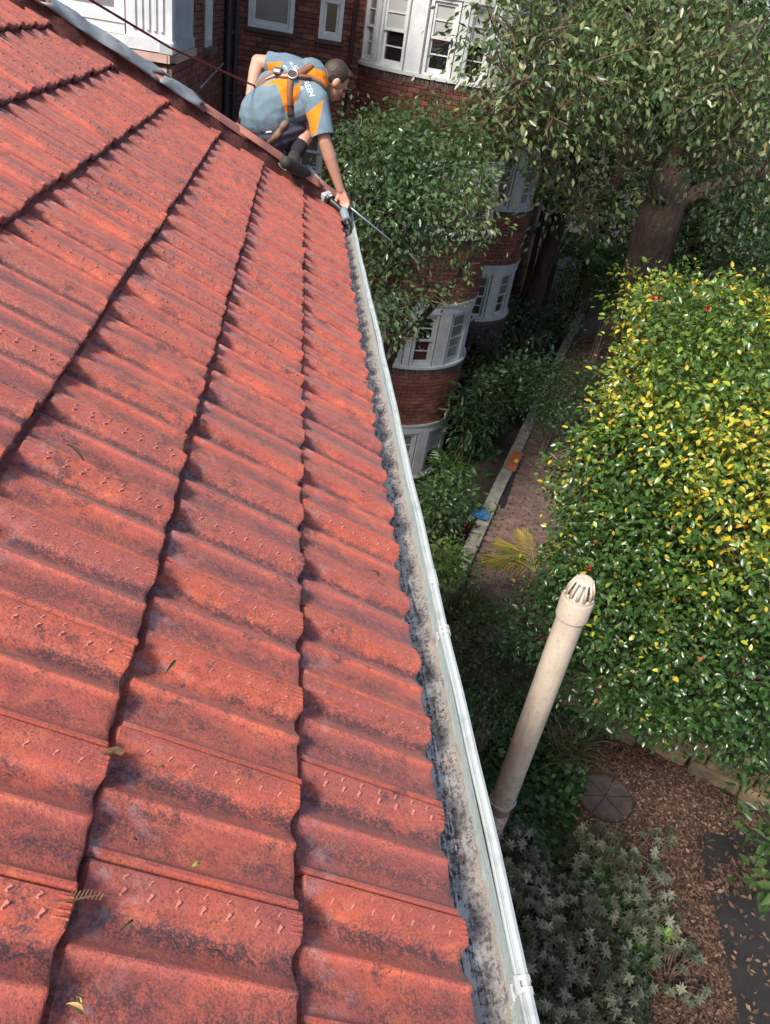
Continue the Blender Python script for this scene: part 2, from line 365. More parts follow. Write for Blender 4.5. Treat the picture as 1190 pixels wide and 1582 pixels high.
def frond_mesh(name, length, arch, nl, ll, lw, mat, tw=.6, tint=None, droop=.5, taper=True):
    """arched rachis along +X rising in Z with paired leaflets"""
    t = np.linspace(0, 1, 9); X = length*t*(1-.12*t); Zc = arch*length*(1.5*t-1.6*t*t)
    mb = MB(); mb.tube([(x, 0, z) for x, z in zip(X, Zc)], list(np.linspace(.012, .003, 9)*max(1, length)), 5, False)
    tt = np.linspace(.14, .99, nl); px = np.interp(tt, t, X); pz = np.interp(tt, t, Zc)
    P = []; D = []; N = []; Ls = []
    for sgn in (-1, 1):
        for a, x, z in zip(tt, px, pz):
            P.append((x, 0, z)); D.append((tw*(.6+a), sgn*(1.15-.5*a), -droop*(.5+.4*rng.random()))); N.append((0, -sgn*.25, 1))
            Ls.append(ll*(math.sin(PI*min(1, a*.93+.07))**.7 if taper else 1.)*(.9+.2*rng.random())+.02)
    Ls = np.array(Ls); V, Q, k = leaves(np.array(P), np.array(D), np.array(N), Ls, lw*(.5+.5*Ls/ll), False, .15)
    n0 = len(mb.v); verts = mb.v+[tuple(v) for v in V]; faces = mb.f+[tuple(int(i)+n0 for i in q) for q in Q]
    me = mesh(name, verts, faces, mat)
    tn = np.full(len(faces), .3); tv = rng.random(len(P)); tn[len(mb.f):] = np.repeat(tv if tint is None else tint+(1-tint)*tv*.6, k)
    a = me.attributes.new('tint', 'FLOAT', 'FACE'); a.data.foreach_set('value', tn.astype(np.float32)); return me
def plant_of(name, loc, me_list, n, tilt, label, cat, part='frond', group=None, scale=(.8, 1.15), spin=None):
    t = empty(name, loc); tag(t, label, cat, group)
    for i in range(n):
        o = link(part, me_list[i % len(me_list)], t); s = random.uniform(*scale); o.scale = (s, s, s)
        o.rotation_euler = (random.uniform(-.15, .15), -R(random.uniform(*tilt)), (spin or 0)+2*PI*i*.382+random.uniform(-.2, .2))
    return t
# ================================================================== THE TILED HOUSE
AL = R(29.5); G = .32; TW = .206
ES = np.array([-math.cos(AL), 0, math.sin(AL)]); EN = np.array([math.sin(AL), 0, math.cos(AL)]); EY = np.array([0, 1., 0])
EAVE = np.array([.371, 0, -1.211]); TT = .027
def roofpt(s, y, n=0): return EAVE+ES*s+EY*y+EN*n
def onroof(p, n=0):
    r = ray(p); q = EAVE+EN*n; return r*(EN @ q)/(EN @ r)
house = tag(empty('tiled_house', (0, 2.5, -9.5)), 'house under the near red terracotta tiled roof with a white eaves gutter', 'house')
HOFF = np.array([0, 2.5, -9.5])
def ph(o):            # parent to the house while keeping world placement
    o.parent = house; o.matrix_parent_inverse = Matrix.Translation(-Vector(HOFF)); return o
# hip line in plan
H0P = np.array([.42, 6.03]); H1P = np.array([-2.6, 4.12])
def hipY(x): return H0P[1]+(x-H0P[0])*(H1P[1]-H0P[1])/(H1P[0]-H0P[0])
def hip3(x, n=0): s = (EAVE[0]-x)/math.cos(AL); return np.array([x, hipY(x), EAVE[2]+s*math.sin(AL)])+EN*n
mb = MB()   # roof underlay: visible slope and the end slope beyond the hip
v0 = [roofpt(.03, -1.5, -.085), roofpt(.03, hipY(.37), -.085), hip3(-2.6, -.085), np.array([-2.6, -1.5, hip3(-2.6, -.085)[2]])]
e1 = hip3(-2.6, -.085); e0 = roofpt(.03, hipY(.37), -.085)
mb.add(v0, [(0, 1, 2, 3)]); mb.add([e0, np.array([-7.5, 6.2, -1.25]), np.array([-7.5, 4.2, e1[2]]), e1], [(0, 1, 2, 3)])
mb.add([v0[3], v0[2], np.array([-7.5, 4.2, e1[2]]), np.array([-7.5, -1.5, e1[2]])], [(0, 1, 2, 3)])
roof = ph(mb.build('roof', m_mortar_red))

def prof(v):
    """height of the tile face across its width; v runs from the far side lap to the near side"""
    pts = [(0, .011), (.012, .011), (.016, .004), (.03, .004), (.034, .0172), (.06, .0178), (.205, .0172), (.222, .0165), (.235, .0085), (.26, .0035), (.29, .0015),
           (.33, .0010), (.40, .0032), (.46, .0072), (.50, .0112), (.52, .0126), (.535, .0122), (.555, .0092), (.58, .0078), (.66, .0070), (.76, .0070), (.86, .0082), (.92, .0102), (.945, .0138), (.955, .0158), (.985, .0162), (1, .011)]
    xs, zs = zip(*pts); return np.where(v > 1, .001, np.interp(v, xs, zs)*1.28)
VS = np.array([0, .012, .016, .03, .034, .06, .12, .205, .222, .235, .26, .29, .33, .36, .40, .43, .46, .48, .5, .51, .52, .535, .555, .58, .6, .62, .66, .70, .75, .80, .84, .88, .91, .93, .955, .985, .999, 1.004, 1.045])
SS = np.array([0, .003, .008, .015, .026, .05, .10, .17, .24, .29, .302, .307, .312, .34, .40])
def tile_mesh(seed):
    rr = np.random.default_rng(seed); nv = len(VS); V = []; UV = []
    hv = prof(VS); pan = np.clip(1-abs(VS-.73)/.22, 0, 1)**.5; tr = np.clip(1-abs(VS-.35)/.11, 0, 1)**.5
    wob = .0012*np.sin(VS*9+seed)
    rows = []
    rows.append((0., hv-.016+wob*0, True))                       # underside of the front lip
    for s in SS:
        lip = np.clip(1-s/.028, 0, 1)**2; rnd = np.clip(1-s/.005, 0, 1)**2*.003
        h = hv*(1-.8*np.clip((s-.302)/.010, 0, 1))+TT*(1-s/G)-lip*(.0045*pan+.003*tr)-rnd+wob
        h = h-.0015*np.sin(s*30+seed*2)*np.clip(s*20, 0, 1)*pan
        rows.append((s, h, False))
    for i, (s, h, under) in enumerate(rows):
        z = (h+TT-.004) if under else h
        if under: z = hv*.9+TT-.020-.004*pan
        sj = (.0012*np.sin(VS*23+seed)-.0015*pan) if s < .02 else 0*VS
        for j in range(nv):
            V.append((s+sj[j], -VS[j]*TW, z[j])); UV.append((VS[j], s))
    F = [(i*nv+j, i*nv+j+1, (i+1)*nv+j+1, (i+1)*nv+j) for i in range(len(rows)-1) for j in range(nv-1)]
    # keying nibs on the lap strip: two lines of slanted ticks
    for a in range(7):
        for q, (v0_, v1_) in enumerate(((.055, .105), (.14, .205))):
            s0 = .034+.0365*a+rr.normal()*.0015; b = len(V); zz = .0176*1.28+TT*(1-s0/G)
            if s0 > .28: continue
            r_ = .0028; ds = .005
            for (ds_, vv, up) in ((-r_, v0_, 0), (r_, v0_, 0), (r_+ds, v1_, -.002*q), (-r_+ds, v1_, -.002*q), (0, (v0_*.6+v1_*.4), .0027), (ds, v0_*.15+v1_*.85, .0024)):
                V.append((s0+ds_, -vv*TW, zz+up-.0008)); UV.append((1.5, .05))
            F += [(b, b+1, b+4), (b+1, b+2, b+5, b+4), (b+2, b+3, b+5), (b+3, b, b+4, b+5)]
    # comb marks at the front of the strip
    for a in range(4):
        v_ = .06+.04*a; b = len(V); z0 = .0178*1.28+TT
        for (s_, vv, up) in ((.002, v_-.007, 0), (.002, v_+.007, 0), (.022, v_+.004, -.0014), (.022, v_-.004, -.0014), (.004, v_, .003), (.018, v_, .0015)):
            V.append((s_, -vv*TW, z0+up-s_*.08)); UV.append((.1, .05))
        F += [(b, b+1, b+4), (b+1, b+2, b+5, b+4), (b+2, b+3, b+5), (b+3, b, b+4, b+5)]
    me = mesh('roof_tile', V, F, m_tile)
    uvl = me.uv_layers.new(name='UVMap'); li = np.empty(len(me.loops), np.int32); me.loops.foreach_get('vertex_index', li)
    uvl.data.foreach_set('uv', np.array(UV, np.float32)[li].ravel())
    sm = np.array([len(p.vertices) == 4 for p in me.polygons]); me.polygons.foreach_set('use_smooth', sm)
    try: me.set_sharp_from_angle(angle=R(32))
    except Exception: pass
    return me
tmeshes = [tile_mesh(i) for i in range(4)]
PH = [0, .63, .33, .85, .42, .92, .2, .66, .1, .55, .3]
hdir = np.array([H1P[0]-H0P[0], H1P[1]-H0P[1], 0]); hn = np.array([-hdir[1], hdir[0], 0]); hn = hn/np.linalg.norm(hn)
if hn[1] < 0: hn = -hn                                        # points over the hip, away from the tiles
for k in range(0, 10):
    for i in range(-8, 34):
        y = .655+PH[k]*TW+i*TW
        base = roofpt(k*G, y, -.043)
        if y > hipY(base[0]-.30)+TW*1.2+.25: continue
        pts = np.array([base+ES*a-EY*b for a in (0, .16, .33) for b in (0, TW)])
        q, dep = proj(pts)
        vis = (dep > .1) & (q[:, 0] > -60) & (q[:, 0] < W0+60) & (q[:, 1] > -60) & (q[:, 1] < H0+90)
        if not vis.any(): continue
        jit = rng.normal(size=3)*np.array([.0035, .0016, .0012]); me = random.choice(tmeshes)
        mw = Matrix([[ES[0], 0, EN[0], 0], [ES[1], 1, EN[1], 0], [ES[2], 0, EN[2], 0], [0, 0, 0, 1]])
        # columns of the tile frame: up-slope, along the eave, outwards
        loc = base+ES*jit[0]+EY*jit[1]+EN*jit[2]
        mw = Matrix.Translation(Vector(loc)) @ mw @ Matrix.Rotation(rng.normal()*.0025, 4, 'Z') @ Matrix.Rotation(rng.normal()*.006, 4, 'X')
        side = [(p-np.array([H0P[0], H0P[1], 0])) @ hn for p in (base+ES*.02-EY*TW, base+ES*.40, base, base+ES*.40-EY*TW)]
        if max(side) > -.05:
            if min(side) > -.05: continue
            bm = bmesh.new(); bm.from_mesh(me); bm.transform(mw)
            bmesh.ops.bisect_plane(bm, geom=bm.verts[:]+bm.edges[:]+bm.faces[:], plane_co=Vector((H0P[0], H0P[1], 0))-Vector(hn)*.055, plane_no=Vector(hn), clear_outer=True)
            if len(bm.faces) < 6: bm.free(); continue
            me = me.copy(); bm.to_mesh(me); bm.free(); mw = Matrix.Identity(4)
        o = link('roof_tile', me, roof); o.matrix_parent_inverse = Matrix.Translation(-Vector(HOFF))
        o.parent = roof; o.matrix_parent_inverse = Matrix.Identity(4)
        o.matrix_basis = mw
# bring tiles into the roof's frame (roof carries the house offset through its parent inverse, so its world matrix is identity)

# hip: red bedding mortar, clay caps, lead sheets
HU = nrm(hip3(-2.6)-hip3(.42)); HS = nrm(np.cross(HU, [0, 0, 1.])); HN = np.cross(HS, HU)
if HN[2] < 0: HN = -HN
if HS[1] > 0: HS = -HS                                        # towards the visible slope
HL = np.linalg.norm(hip3(-2.6)-hip3(.42)); Hbase = hip3(.42)
def hp(t, s, n): return Hbase+HU*t+HS*s+HN*n
mb = MB(); nseg = 60; ring = []
for i in range(nseg+1):
    t = HL*i/nseg; w = .012*math.sin(i*1.7)+.008*rng.normal()
    ring.append([hp(t, .115+w, -.10), hp(t, .082+w*.7, .03+.006*rng.normal()), hp(t, .06, .062), hp(t, -.06, .062), hp(t, -.12, -.03)])
vs = [p for r_ in ring for p in r_]
mb.add(vs, [(i*5+j, i*5+j+1, (i+1)*5+j+1, (i+1)*5+j) for i in range(nseg) for j in range(4)])
mort = mb.build('mortar_bedding', m_mortar_red, roof, True)
def cap_mesh():
    mb = MB(); A = np.linspace(-1.25, 1.25, 13); L = .40
    for t, rr_ in ((0., .098), (.004, .104), (.05, .103), (L*.5, .096), (L, .088)):
        for a in A: mb.v.append((t, math.sin(a)*rr_, math.cos(a)*rr_*.80-.012))
    for t, rr_ in ((L, .076), (0, .088)):
        for a in A: mb.v.append((t, math.sin(a)*rr_, math.cos(a)*rr_*.80-.014))
    n = len(A); mb.f = [(i*n+j, i*n+j+1, (i+1)*n+j+1, (i+1)*n+j) for i in range(6) for j in range(n-1)]
    mb.f += [(6*n+j, 6*n+j+1, j+1, j) for j in range(n-1)]
    return mesh('hip_cap', mb.v, mb.f, m_cap, True)
cme = cap_mesh(); t = .02; i = 0
HM = Matrix([[HU[0], HS[0], HN[0], 0], [HU[1], HS[1], HN[1], 0], [HU[2], HS[2], HN[2], 0], [0, 0, 0, 1]])
while t < HL-.1:
    o = link('hip_cap', cme, roof); o.matrix_basis = Matrix.Translation(Vector(hp(t, 0, .012+.006*rng.normal()))) @ HM @ Matrix.Rotation(rng.normal()*.03, 4, 'Z') @ Matrix.Rotation(-.03, 4, 'Y')
    t += .335; i += 1
def lead(t0, t1, wid, seed):
    rr = np.random.default_rng(seed); nu, nv = int((t1-t0)/.025), 15; V = []
    ns = rr.normal(size=(nu+1, nv))
    for a in range(nu+1):
        for b in range(nv):
            an = -1.35+2.7*b/(nv-1); e = (b/(nv-1)-.5)*2
            rad = .110+.0018*ns[a, b]+.005*math.sin(a*.8+seed+b*.35)+.010*math.sin(a*.33+seed)*e
            tt = t0+(t1-t0)*a/nu+.02*math.sin(b*1.3+seed)+(.03*rr.normal() if a in (0, nu) else 0)
            V.append(hp(tt, math.sin(an)*rad*(1.05), math.cos(an)*rad*.82+.008))
    F = [(a*nv+b, a*nv+b+1, (a+1)*nv+b+1, (a+1)*nv+b) for a in range(nu) for b in range(nv-1)]
    o = link('lead_flashing', mesh('lead_flashing', V, F, m_lead, True), roof)
    s = o.modifiers.new('thick', 'SOLIDIFY'); s.thickness = .003; s.offset = 1
def hip_t(p):   # parameter along the hip for a photo pixel
    ts = np.linspace(0, HL, 400); q, _ = proj(np.array([hp(t, 0, .09) for t in ts])); return ts[np.argmin(((q-np.array(p))**2).sum(1))]
lead(hip_t((190, 82)), hip_t((60, -20)), .1, 1); lead(hip_t((232, 112)), hip_t((172, 68)), .1, 5); lead(hip_t((296, 160)), hip_t((240, 118)), .1, 9)

# gutter
gut = MB(); GY0, GY1 = -1.2, 6.12; gys = np.linspace(GY0, GY1, 150)
P1 = [(.325, -1.262), (.328, -1.318), (.345, -1.328), (.38, -1.331), (.41, -1.331), (.441, -1.316), (.452, -1.300), (.4555, -1.284), (.4565, -1.262)]
V = []; 
for y in gys:
    sag = .004*math.sin(y*.9)
    for x, z in P1: V.append((x, y, z+sag+(.0025*math.sin(y*37+x*90) if z < -1.32 else 0)))
n = len(P1); F = [(i*n+j, i*n+j+1, (i+1)*n+j+1, (i+1)*n+j) for i in range(len(gys)-1) for j in range(n-1)]
gutter = ph(link('gutter', mesh('gutter', V, F, m_gfloor, True)))
P2 = [(.4565, -1.262), (.4575, -1.2575), (.461, -1.257), (.4618, -1.2605), (.4645, -1.2605), (.466, -1.255), (.4725, -1.2515), (.4785, -1.254), (.4815, -1.261), (.479, -1.270), (.470, -1.275), (.468, -1.31), (.466, -1.345), (.32, -1.352), (.318, -1.262), (.325, -1.2619)]
V = []
for y in gys:
    sag = .004*math.sin(y*.9)
    for x, z in P2: V.append((x+.0016*math.sin(y*2.3)+.0011*math.sin(y*7.1+1)+.0006*math.sin(y*17), y, z+sag+.0008*math.sin(y*11)))
n = len(P2); F = [(i*n+j, (i+1)*n+j, (i+1)*n+j+1, i*n+j+1) for i in range(len(gys)-1) for j in range(n-1)]
F += [tuple(range(n)), tuple((len(gys)-1)*n+j for j in reversed(range(n)))]
lip = link('rim', mesh('rim', V, F, m_gutter, False), gutter)
def clip(y):
    mb = MB(); z0 = -1.2505+.004*math.sin(y*.9)
    pts = [(.4535, -1.288), (.4540, -1.262), (.457, -1.2540), (.461, -1.2535), (.4665, -1.2515), (.4725, -1.2488), (.4795, -1.2510), (.4840, -1.261), (.481, -1.272)]
    for w, dy in ((.008, -.008), (.008, .010)):
        vs = []
        for x, z in pts: vs += [(x, y+dy-w/2, z+.004*math.sin(y*.9)), (x, y+dy+w/2, z+.004*math.sin(y*.9))]
        mb.add(vs, [(2*i, 2*i+2, 2*i+3, 2*i+1) for i in range(len(pts)-1)])
    mb.box((.4520, y-.004, -1.282), (.004, .026, .026), 0); mb.box((.4485, y-.004, -1.284), (.006, .010, .010), 0, 1)
    mb.box((.4570, y, -1.2535), (.009, .028, .004), 0)
    o = mb.build('bracket_clip', [m_wire, m_steel], gutter); s = o.modifiers.new('t', 'SOLIDIFY'); s.thickness = .0025
for p in ((805, 1522), (693, 972)):
    r = ray(p); clip(float(r[1]/math.hypot(r[0], r[2])*math.hypot(.46, 1.255)))
for y in (1.62, 3.9):        # sleeve joints of the gutter lengths
    mb = MB(); pts = [(.4545, -1.30), (.4548, -1.262), (.457, -1.2562), (.461, -1.2558), (.4665, -1.2535), (.4725, -1.2500), (.4793, -1.2525), (.4828, -1.261), (.480, -1.271)]; vs = []
    for x, z in pts: vs += [(x, y-.03, z+.004*math.sin(y*.9)), (x, y+.03, z+.004*math.sin(y*.9))]
    mb.add(vs, [(2*i, 2*i+2, 2*i+3, 2*i+1) for i in range(len(pts)-1)]); o = mb.build('joint_sleeve', m_gutter, gutter); o.modifiers.new('t', 'SOLIDIFY').thickness = .0015
# the far eave's gutter along the end slope
ge = MB(); pa = np.array([.47, 6.14, -1.262]); pb = np.array([-6.5, 6.14, -1.262])
for (dy, dz, w, h) in ((.05, 0, .018, .018), (-.03, -.06, .15, .008), (.047, -.03, .008, .06)):
    ge.box(((pa+pb)/2+np.array([0, dy+.02, dz])), (abs(pb[0]-pa[0]), w, h))
ge.build('return_gutter', m_gutter, gutter)
# walls and eaves board under the roof (seen only from elsewhere, and casting the house's shade)
mb = MB(); mb.box((-3.75, 2.2, -5.5), (7.5-.0, 7.4, 8.0)); ph(mb.build('wall', m_brick))
mb = MB(); mb.box((.30, 2.4, -1.30), (.03, 7.4, .16)); ph(mb.build('fascia', m_white_old))
mb = MB(); mb.box((.15, 2.4, -1.372), (.28, 7.4, .012)); ph(mb.build('soffit', m_white_old))

# ================================================================== GROUND
ZL, ZP = -9.5, -8.1
gnd = link('ground', mesh('ground', [(-60, -40, ZL), (160, -40, ZL), (160, 220, ZL), (-60, 220, ZL)], [(0, 1, 2, 3)], m_soil)); tag(gnd, kind='structure')
# upper terrace holding the path: a raised sheet with a stepped front edge
edge = [(3.02, 9.25), (3.95, 9.25), (5.0, 8.95), (6.67, 8.12), (8.2, 6.95), (12, 4.2), (20, -2)]
top = [(x, y, ZP) for x, y in edge]+[(140, -2, ZP), (140, 200, ZP), (24, 200, ZP), (22.3, 50, ZP), (11.2, 27.2, ZP), (7.13, 18.75, ZP), (3.74, 11.36, ZP)]
bm = MB(); bm.add(top, [tuple(range(len(top)))]); n = len(top)
bm.add([(x, y, ZL-.1) for x, y in edge]+[(x, y, ZP) for x, y in edge], [(i, i+1, i+1+len(edge), i+len(edge)) for i in range(len(edge)-1)])
tag(bm.build('terrace', m_soil), kind='structure')
# sloping bed between the path kerb and the bay windows
KL = [(3.02, 9.8), (3.74, 11.36), (7.13, 18.75), (11.2, 27.2), (22.3, 50)]
bm = MB(); nx = 8; vs = [(2.85-j/7*3.5, 9.1+j/7*.3, ZL-.05) for j in range(8)]
for (x, y) in KL:
    for j in range(nx): 
        u = j/(nx-1); vs.append((x-u*3.4, y+u*.6, ZP-.1+(ZL-ZP+.12)*min(1, u*1.5)+.06*rng.normal()*(0 < j)))
bm.add(vs, [(i*nx+j, (i+1)*nx+j, (i+1)*nx+j+1, i*nx+j+1) for i in range(len(KL)) for j in range(nx-1)])
tag(bm.build('garden_bed', m_soil, None, True), kind='structure')
# path surface with individual brick pavers, kerb of concrete lengths
pd = nrm([7.13-3.74, 18.75-11.36, 0]); pn = np.array([pd[1], -pd[0], 0])      # along, and to the right
K0 = np.array([3.74, 11.36, ZP])
bm = MB(); a, b = K0+pd*-2.35+pn*.2, K0+pd*19.5+pn*.2
bm.add([a+[0, 0, .006], a+pn*1.5+[0, 0, .006], b+pn*1.5+[0, 0, .006], b+[0, 0, .006]], [(0, 1, 2, 3)])
path = tag(bm.build('path', m_mortar), kind='structure')
pb_ = MB(); pb_.box((0, 0, .02), (.222, .102, .03)); pme = mesh('paver', pb_.v, pb_.f, m_paver)
stuffp = MB(); cnt = 0
ang = math.atan2(pn[1], pn[0])
for i in range(0, 150):
    for j in range(5):
        c = K0+pd*(-2.25+i*.11)+pn*(.37+j*.232+(.116 if i % 2 else 0)); q, _ = proj(c)
        inf = 560 < q[1] < 975 and q[0] < 900
        if inf and cnt < 300 and q[0] < 850:
            o = link('paver', pme, path); o.location = c+[0, 0, .008*rng.random()-.006]; o.rotation_euler = (rng.normal()*.012, rng.normal()*.012, ang+rng.normal()*.012); cnt += 1
        else:
            stuffp.box(c+np.array([0, 0, .018+.004*rng.random()]), (.222, .102, .03), ang)
tag(stuffp.build('far_pavers', m_paver, path), kind='stuff')
kb = tag(empty('kerb', tuple(K0)), 'low grey concrete kerb running between the ferns and the brick path', 'kerb')
for i in range(-2, 22):
    mb = MB(); L = .93; c = pd*(i*.95+.45)+pn*.13+np.array([0, 0, .03+.012*rng.normal()]); mb.box((0, 0, 0), (L, .26, .22))
    o = mb.build('kerb_stone', m_kerb, kb); o.location = c; o.rotation_euler = (rng.normal()*.02, rng.normal()*.008, math.atan2(pd[1], pd[0])+rng.normal()*.01)
    bv = o.modifiers.new('b', 'BEVEL'); bv.width = .015
# orange bricks lying on the kerb with a yellow scrap
for i, (dx, lab) in enumerate(((0, 'orange brick nearest the yellow scrap on the kerb'), (.115, 'second orange brick on the kerb beyond the yellow scrap'), (.23, 'third orange brick on the kerb, next to the end one'), (.345, 'farthest orange brick of the four lying across the kerb'))):
    c = atZ((790, 722), ZP+.17)+pd*dx*2.0; mb = MB(); mb.box((0, 0, 0), (.235, .20, .076)); o = mb.build('loose_brick', m_orange); o.location = c+np.array([0, 0, .008])
    o.rotation_euler = (0, 0, ang+rng.normal()*.03); b_ = o.modifiers.new('b', 'BEVEL'); b_.width = .006; tag(o, lab, 'brick', 'loose orange bricks on the kerb')
mb = MB(); c = atZ((797, 713), ZP+.24); mb.ball(c, (.055, .05, .035), n=8, m=5)
for v in range(len(mb.v)): mb.v[v] = tuple(np.array(mb.v[v])+rng.normal(size=3)*.008)
tag(mb.build('yellow_scrap', M('yellow_plastic', (.75, .52, .03), None, rough=.5)), 'small yellow scrap lying on the orange bricks', 'litter')
def rod(name, pa, pb, r, z, label, cat, m):
    a, b = atZ(pa, z), atZ(pb, z); mb = MB(); mb.tube([a+(b-a)*t+np.array([0, 0, .01*math.sin(t*5)]) for t in np.linspace(0, 1, 8)], r, 8); tag(mb.build(name, m), label, cat)
rod('drain_hose', (776, 783), (799, 716), .045, ZP+.07, 'black hose lying along the kerb below the orange bricks', 'hose', m_black)
rod('garden_stake', (700, 930), (712, 872), .045, ZP+.05, 'dark stake lying at the kerb beside the tufted grass', 'stake', m_black)
# blue scrap
mb = MB(); c = atZ((736, 803), ZP+.02); vs = []
for i in range(6):
    for j in range(6): vs.append(c+np.array([(i-2.5)*.075, (j-2.5)*.075, .12*rng.random()+.1]))
mb.add(vs, [(i*6+j, i*6+j+1, (i+1)*6+j+1, (i+1)*6+j) for i in range(5) for j in range(5)])
o = mb.build('plastic_sheet', M('blue_plastic', (.03, .14, .32), None, rough=.4)); o.modifiers.new('t', 'SOLIDIFY').thickness = .004
tag(o, 'crumpled blue plastic sheet between the ferns and the kerb', 'plastic sheet')
# terrace front wall below the path end, and sandstone wall to the right
def stone_wall(name, pts, z0, z1, sizes, mat, label, cat, part):
    t = tag(empty(name, (pts[0][0], pts[0][1], z0)), label, cat); off = np.array([pts[0][0], pts[0][1], z0])
    for (a, b) in zip(pts[:-1], pts[1:]):
        a = np.array([*a, 0.]); b = np.array([*b, 0.]); d = nrm(b-a); Lw = np.linalg.norm(b-a); z = z0; ro = 0
        nrm_ = np.array([d[1], -d[0], 0])
        while z < z1-.02:
            h = min(random.uniform(*sizes[1]), z1-z); x = -random.uniform(0, sizes[0][0])*(ro % 2)
            while x < Lw-.02:
                w = random.uniform(*sizes[0]); x0, x1 = max(0, x), min(Lw, x+w)
                if x1-x0 > .03:
                    c = a+d*(x0+x1)/2+np.array([0, 0, z+h/2])+nrm_*(.05+random.uniform(-1, 1)*sizes[2]); mb = MB(); mb.box((0, 0, 0), (x1-x0-.015, .26, h-.015))
                    if sizes[2] > .02: mb.v = [tuple(np.array(v)+rng.normal(size=3)*.02) for v in mb.v]
                    o = mb.build(part, mat, t); o.location = c-off; o.rotation_euler = (0, 0, math.atan2(d[1], d[0]))
                    bv = o.modifiers.new('b', 'BEVEL'); bv.width = .012 if sizes[2] < .02 else .045; bv.segments = 2
                x += w
            z += h; ro += 1
    return t
stone_wall('brick_retaining_wall', [(3.02, 9.2), (4.0, 9.2), (5.0, 8.92)], ZL, ZP+.02, ((.24, .25), (.085, .087), .006), M('brown_retaining_brick', (.10, .05, .035), (.06, .035, .028), 4, .85, .4, 50, rand=.3), 'dark brown brick retaining wall below the end of the path', 'retaining wall', 'brick')
stone_wall('sandstone_wall', [(5.05, 8.88), (6.67, 8.05), (8.2, 6.88), (12, 4.15)], ZL, ZP+.05, ((.45, .95), (.22, .36), .05), m_stone, 'rough mossy sandstone retaining wall under the camellia', 'retaining wall', 'stone')
for i in range(4):
    c = np.array([3.35+i*.22, 9.30, ZP+.045]); mb = MB(); mb.box((0, 0, 0), (.10, .22, .07)); o = mb.build('edge_brick', M('edging', (.24, .17, .13), None, rough=.8), path); o.location = c
# asphalt path and round concrete cover
asph = [atZ(p, ZL) for p in ((1072, 1284), (1140, 1282), (1230, 1290), (1330, 1420), (1300, 1620), (1105, 1640), (1128, 1560), (1108, 1470), (1098, 1400), (1078, 1340))]
tag(link('asphalt_path', mesh('asphalt_path', [p+np.array([0, 0, .02]) for p in asph], [tuple(reversed(range(len(asph))))], m_asphalt)), kind='structure')
c = atZ((935, 1230), ZL+.085)
disc = tag(empty('stone_disc', tuple(c)), 'round brown stone disc with radial cracks lying in the leaf litter', 'stepping stone')
sec = [0, .9, 2.0, 3.1, 3.9, 5.2, 2*PI]
for a0, a1 in zip(sec[:-1], sec[1:]):
    th = np.linspace(a0+.035, a1-.035, 8); vs = [(.02*math.cos((a0+a1)/2), .02*math.sin((a0+a1)/2), 0)]+[(.42*math.cos(t), .42*math.sin(t)*.98, .01*math.sin(t*3)) for t in th]
    n = len(vs); allv = vs+[(x, y, z-.09) for x, y, z in vs]
    mb = MB(); mb.add(allv, [tuple(range(n))]+[(i, i+n, (i+1) % n+n, (i+1) % n) for i in range(n)]); mb.build('segment', m_disc, disc)
mb = MB(); mb.lathe([(.425, -.1), (.455, -.1), (.455, -.005), (.425, -.005), (.425, -.1)], (0, 0, 0), 28); mb.build('ring', M('dark_rim', (.03, .02, .018), None, rough=.9), disc)

# ================================================================== APARTMENT BUILDING
apt = tag(empty('apartment_building', (3, 17, -9.6)), 'red brick apartment building with rounded white window bays', 'building')
AO = np.array([3, 17, -9.6])
def pa_(o): o.matrix_parent_inverse = Matrix.Translation(-Vector(AO)); return o
bricks = []    # (centre, angle, length, material index)
def wall_strip(mb, pts, z0, z1):
    for a, b in zip(pts[:-1], pts[1:]): mb.add([(a[0], a[1], z0), (b[0], b[1], z0), (b[0], b[1], z1), (a[0], a[1], z1)], [(0, 1, 2, 3)])
def lay(pts, z0, z1, holes=(), mi=0, proud=.006):
    """stretcher bond along a polyline whose outer side is on the right of travel"""
    pts = [np.array([p[0], p[1]], float) for p in pts]; seg = [np.linalg.norm(b-a) for a, b in zip(pts[:-1], pts[1:])]; cum = np.concatenate([[0], np.cumsum(seg)])
    def at_s(s):
        i = min(max(int(np.searchsorted(cum, s, 'right')-1), 0), len(seg)-1); d = (pts[i+1]-pts[i])/seg[i]; return pts[i]+d*(s-cum[i]), d
    z = z0; row = 0
    while z < z1-.03:
        s = -.12 if row % 2 else 0.
        while s < cum[-1]-.02:
            a, b = max(s, 0), min(s+.24, cum[-1])
            segs = [(a, b)]
            for h0, h1, hz0, hz1 in holes:
                if hz0 < z+.06 and z+.02 < hz1:
                    ns = []
                    for (p, q) in segs:
                        if q <= h0 or p >= h1: ns.append((p, q))
                        else:
                            if p < h0-.02: ns.append((p, h0))
                            if q > h1+.02: ns.append((h1, q))
                    segs = ns
            for (p, q) in segs:
                if q-p > .03:
                    c, d = at_s((p+q)/2); nr = np.array([d[1], -d[0]])
                    c = c+nr*(proud-.05+rng.normal()*.0012); bricks.append((np.array([c[0], c[1], z+.038]), math.atan2(d[1], d[0]), q-p-.011, mi))
            s += .24
        z += .0862; row += 1
wallm = MB()
def arc(cx, cy, r, a0, a1, n): return [(cx+r*math.cos(R(a)), cy+r*math.sin(R(a))) for a in np.linspace(a0, a1, n)]
